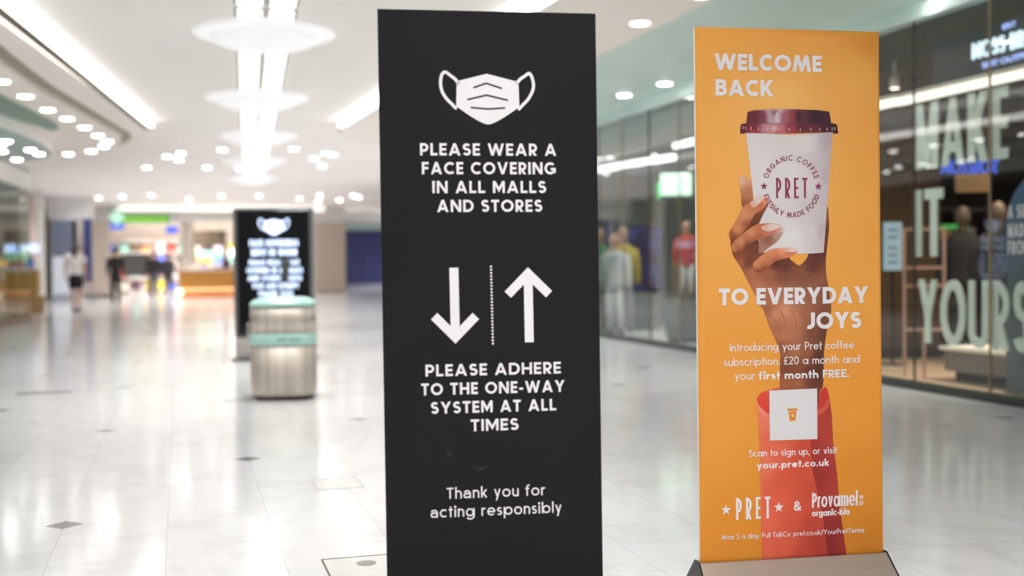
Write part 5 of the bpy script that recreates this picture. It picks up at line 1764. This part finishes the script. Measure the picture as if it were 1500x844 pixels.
for k, (x, c, h, lab) in enumerate(((0.55, 'cream', 0.30, 'cream box on the golden kiosk worktop, left'), (0.95, 'lav', 0.24, 'lavender box on the golden kiosk worktop, middle'), (1.75, 'purple', 0.38, 'dark purple box on the golden kiosk worktop, right'))):
    b_ = thing('counter_box', lab, 'box', (x, 46.0, 1.09), group='boxes on the kiosk worktop')
    obj('carton', box(-0.16, 0.16, -0.14, 0.14, 0, h * 0.85, 0.01), F[c], b_)
    obj('cap', box(-0.165, 0.165, -0.145, 0.145, h * 0.85 + 0.001, h, 0.01), F['brown'], b_)

# right corridor: blue hoarding, beige wall, poster
hd_ = thing('site_hoarding', 'tall dark blue hoarding wall far down the right side, beside the black notice board', 'hoarding', (14.0, 72.0, 0))
for k in range(8):
    obj('panel', box(-4.1 + k * 1.1, -4.1 + k * 1.1 + 1.09, -0.05, 0.05, 0.0, 3.4, 0.01), F['hoarding'], hd_)
obj('top_rail', box(-4.1, 4.7, -0.07, 0.07, 3.401, 3.46), F['slate'], hd_)
struct('trim_61', box(6.0, 17.8, 70.5, 71.0, 3.30, 3.719), M['teal'])
struct('wall_corridor_end', box(6.0, 9.0, 66.0, 66.2, 0, 3.719), F['beige'])
lp = thing('lit_poster', 'pale lavender lit poster panel standing before the far beige wall', 'poster', (8.35, 62.0, 0))
obj('panel', box(-0.20, 0.20, -0.05, 0.05, 0.45, 1.75, 0.02), mat('lavender_panel', (226, 216, 240), 0.5, emit=0.5), lp)
obj('stand', box(-0.16, 0.16, -0.06, 0.06, 0.0, 0.45), F['slate'], lp)

# left facade with navy banner
struct('wall_facade_left', box(-9.0, -4.45, 44.0, 44.2, 0, 3.719), F['umber'])
struct('trim_62', box(-4.45, -2.9, 43.95, 44.2, 2.95, 3.719), M['white'])
dw = thing('display_case', 'tall display case with a dark upper half behind the person in white', 'display case', (-3.72, 43.2, 0))
obj('carcass', box(-0.55, 0.35, 0.02, 0.30, 0.0, 2.9, 0.01), F['panelgrey'], dw)
obj('dark_panel', box(-0.50, 0.12, -0.01, 0.019, 1.62, 2.85), F['slate'], dw)
obj('dark_panel', box(0.14, 0.32, -0.01, 0.019, 1.3, 2.85), F['black'], dw)
obj('lit_shelf', box(-0.50, 0.12, -0.01, 0.019, 0.3, 1.58), mat('case_white', (216, 222, 232), 0.4, emit=0.2), dw)
nv = thing('banner', 'narrow navy blue banner at the right edge of the display case on the far left', 'banner', (-3.05, 42.9, 0))
obj('cloth', box(-0.13, 0.13, -0.01, 0.01, 0.70, 2.90, 0.004), F['navy'], nv)
obj('pole', lathe(bmesh.new(), [(0.012, 0.02), (0.012, 2.95)], 0.15, 0, 8), M['greymetal'], nv)
obj('foot', lathe(bmesh.new(), [(0.15, 0.0), (0.15, 0.02)], 0.15, 0, 20), M['greymetal'], nv)
bs = thing('bright_column', 'narrow bright column at the glass corner on the far left', 'column', (-4.3, 40.5, 0))
obj('shaft', box(-0.10, 0.10, -0.10, 0.10, 0.0, 3.1, 0.01), mat('glowing_paint', (238, 236, 230), 0.5, emit=0.15), bs)  # faint self-glow put into the shaft colour so it looks brightly lit
obj('capital', box(-0.14, 0.14, -0.14, 0.14, 3.101, 3.719, 0.01), M['white'], bs)
bp_ = thing('beige_pillar', 'wide beige pillar between the navy banner and the black clothed person', 'pillar', (-3.05, 49.0, 0))
obj('shaft', box(-0.50, 0.42, -0.2, 0.3, 0.0, 3.04, 0.02), F['beige'], bp_)
obj('skirting', box(-0.52, 0.44, -0.22, -0.201, 0.0, 0.12), M['greymetal'], bp_)

# ------------------------------------------------------------------ people
skin = mat('skin', (196, 150, 124), 0.55, var=0.04)
hair_d = mat('dark_hair', (34, 28, 26), 0.6)


def skinned(name, chains, m, parent, root=0, sub=1):
    """one continuous surface grown round a branching skeleton: chains of (x, y, z, radius) or an index"""
    V, E, Rr = [], [], []
    for ch in chains:
        prev = None
        for p in ch:
            if isinstance(p, int):
                i = p
            else:
                i = len(V)
                V.append(p[:3])
                Rr.append(p[3])
            if prev is not None:
                E.append((prev, i))
            prev = i
    me = bpy.data.meshes.new(name)
    me.from_pydata(V, E, [])
    o = bpy.data.objects.new(name, me)
    COL.objects.link(o)
    md = o.modifiers.new('skin', 'SKIN')
    md.use_smooth_shade = True
    for i, sv in enumerate(me.skin_vertices[0].data):
        sv.radius = (Rr[i], Rr[i])
        sv.use_root = (i == root)
    sd = o.modifiers.new('sub', 'SUBSURF')
    sd.levels = sd.render_levels = sub
    dg = bpy.context.evaluated_depsgraph_get()
    me2 = bpy.data.meshes.new_from_object(o.evaluated_get(dg))
    me2.name = name
    bpy.data.objects.remove(o)
    me2.materials.clear()
    me2.materials.append(m)
    for p in me2.polygons:
        p.use_smooth = True
    o = bpy.data.objects.new(name, me2)
    COL.objects.link(o)
    o.parent = parent
    return o


def loft(rings, n=20):
    bm = bmesh.new()
    rr = [[bm.verts.new((x + rx * math.cos(2 * PI * k / n), y + ry * math.sin(2 * PI * k / n), z)) for k in range(n)] for x, y, z, rx, ry in rings]
    for a, b in zip(rr, rr[1:]):
        for k in range(n):
            bm.faces.new((a[k], a[(k + 1) % n], b[(k + 1) % n], b[k]))
    bm.faces.new(list(reversed(rr[0])))
    bm.faces.new(rr[-1])
    return bm


def person(lab, x, y, rz, top, bottom, top_m, bot_m, short=False, long_hair=False, stride=0.12, h=1.0, bag=None, top_sleeve=True, hair_m=None):
    p = thing('person', lab, 'person', (x, y, 0), (0, 0, rz))
    p.scale = (h, h, h)
    # body faces local -Y
    L, A = {}, {}
    for s in (-1, 1):
        f = stride * s
        L[s] = [(s * 0.09, 0.0, 0.90, 0.085), (s * 0.095, -f * 0.55 - 0.02, 0.50, 0.058), (s * 0.095, -f + 0.03, 0.09, 0.040)]
        A[s] = [(s * 0.185, 0.0, 1.43, 0.055), (s * 0.235, 0.02 + f * 0.3, 1.15, 0.043), (s * 0.24, -0.05 + f * 0.7, 0.90, 0.030)]
    ch = [[(0, 0, 0.95, 0.095), (0, 0.0, 1.12, 0.09), (0, 0.005, 1.30, 0.10), (0, 0.01, 1.43, 0.075), (0, 0.0, 1.52, 0.048), (0, -0.015, 1.60, 0.075), (0, -0.01, 1.70, 0.075)]]
    n = 7
    for s in (-1, 1):
        foot = L[s][2]
        ch.append([0] + L[s] + [(foot[0], foot[1] - 0.07, 0.035, 0.034), (foot[0], foot[1] - 0.15, 0.025, 0.028)])
        n += 5
    for s in (-1, 1):
        w = A[s][2]
        ch.append([3] + A[s] + [(w[0], w[1] - 0.02, w[2] - 0.07, 0.026)])
        palm = n + 3
        n += 4
        for k in range(4):
            q = (k - 1.5) * 0.017
            ch.append([palm, (w[0] + s * 0.004, w[1] - 0.022 + q, w[2] - 0.115, 0.009), (w[0] - s * 0.012, w[1] - 0.024 + q, w[2] - 0.150 + abs(k - 1.4) * 0.008, 0.007)])
            n += 2
        ch.append([palm, (w[0] - s * 0.01, w[1] - 0.06, w[2] - 0.075, 0.010), (w[0] - s * 0.018, w[1] - 0.068, w[2] - 0.11, 0.008)])
        n += 2
    body = skinned('body', ch, skin, p)
    # face
    fb = bmesh.new()
    ball(fb, (0, -0.098, 1.625), 0.011, 0.018, 0.020, 8, 6)
    obj('nose', fb, skin, p, smooth=True)
    for s in (-1, 1):
        obj('eye', ball(bmesh.new(), (s * 0.030, -0.083, 1.655), 0.011, 0.008, 0.008, 8, 6), hair_d, p)
        obj('ear', ball(bmesh.new(), (s * 0.078, 0.0, 1.64), 0.010, 0.022, 0.032, 8, 6), skin, p, smooth=True)
    obj('mouth', ball(bmesh.new(), (0, -0.088, 1.588), 0.022, 0.006, 0.006, 8, 6), mat('lips', (150, 84, 80), 0.5), p)
    hb_ = ball(bmesh.new(), (0, 0.018, 1.685), 0.090, 0.098, 0.092)
    if long_hair:
        tube(hb_, [(0, 0.06, 1.68), (0, 0.085, 1.56), (0, 0.10, 1.42)], [0.075, 0.085, 0.05], 14)
    obj('hair', hb_, hair_m or hair_d, p, smooth=True)
    # clothes follow the body
    tb2 = loft([(0, 0.0, 0.90, 0.165, 0.115), (0, 0.0, 1.02, 0.160, 0.112), (0, 0.0, 1.14, 0.155, 0.108), (0, 0.005, 1.28, 0.175, 0.120), (0, 0.005, 1.38, 0.185, 0.115),
                (0, 0.005, 1.46, 0.165, 0.102), (0, 0.0, 1.495, 0.070, 0.070)])
    for s in (-1, 1):
        a0, a1, a2 = [Vector(q[:3]) for q in A[s]]
        st = a0 + Vector((-s * 0.05, 0, 0.005))
        if top_sleeve:
            tube(tb2, [st, st.lerp(a0, 0.7) + Vector((0, 0, 0.012)), a0 + Vector((s * 0.022, 0, -0.03)), a1, a2 + Vector((0, 0, 0.02))], [0.05, 0.075, 0.078, 0.062, 0.048], 14)
        else:
            tube(tb2, [st, st.lerp(a0, 0.7) + Vector((0, 0, 0.012)), a0 + Vector((s * 0.022, 0, -0.03)), a0.lerp(a1, 0.6)], [0.05, 0.075, 0.078, 0.070], 14)
    obj(top, tb2, top_m, p, smooth=True)
    bb = loft([(0, 0, 0.80, 0.150, 0.108), (0, 0, 0.88, 0.168, 0.120), (0, 0, 0.96, 0.160, 0.114), (0, 0, 1.02, 0.150, 0.106)])
    for s in (-1, 1):
        l0, l1, l2 = [Vector(q[:3]) for q in L[s]]
        if short:
            tube(bb, [l0, l0.lerp(l1, 0.75)], [0.098, 0.096], 14)
        else:
            tube(bb, [l0, l1, Vector((l2.x, l2.y, 0.075))], [0.098, 0.076, 0.058], 14)
    obj(bottom, bb, bot_m, p, smooth=True)
    for s in (-1, 1):
        ft = L[s][2]
        bm = ball(bmesh.new(), (ft[0], ft[1] - 0.06, 0.042), 0.05, 0.145, 0.042, 14, 8)
        bx(bm, ft[0] - 0.045, ft[0] + 0.045, ft[1] - 0.19, ft[1] + 0.07, 0.0, 0.02, 0.006)
        obj('shoe', bm, F['black'], p, smooth=True)
    if bag:
        hx = A[1][2]
        b = tag(thing('carrier_bag', bag[1], 'bag', (0, 0, 0)), bag[1], 'bag')
        b.location = Vector((x, y, 0)) + Matrix.Rotation(rz, 4, 'Z') @ Vector(((hx[0] + 0.045) * h, (hx[1] - 0.03) * h, (hx[2] - 0.66) * h))
        b.rotation_euler = (0, 0, rz)
        obj('sack', box(-0.06, 0.06, -0.17, 0.17, 0.0, 0.40, 0.015), bag[0], b)
        obj('handle', tube(bmesh.new(), [(0, -0.09, 0.39), (0, -0.06, 0.5), (0, 0.0, 0.54), (0, 0.06, 0.5), (0, 0.09, 0.39)], 0.008, 8), F['black'], b)
    return p


blk = mat('black_cloth', (30, 28, 30), 0.85)
grey_c = mat('grey_cloth', (70, 70, 78), 0.85)
whc = mat('white_cloth', (226, 222, 218), 0.85)
person('person in black top and black trousers walking down the middle of the mall', -2.0, 40.2, R(4), 'black_top', 'black_trousers', blk, blk, h=1.03)
person('person with dark hair in a white top and black shorts at the far left', -2.72, 33.8, R(170), 'white_top', 'black_shorts', whc, blk, short=True, long_hair=True, top_sleeve=False, h=1.06)
person('person in dark clothes carrying a yellow bag near the far end shop', -0.95, 47.8, R(185), 'dark_coat', 'grey_trousers', blk, grey_c, h=1.02, bag=(F['yellow'], 'bright yellow carrier bag held by the person in dark clothes'))
person('person in grey coat near the cream column at the far end', -0.42, 49.2, R(20), 'grey_coat', 'black_trousers', grey_c, blk, h=1.0)
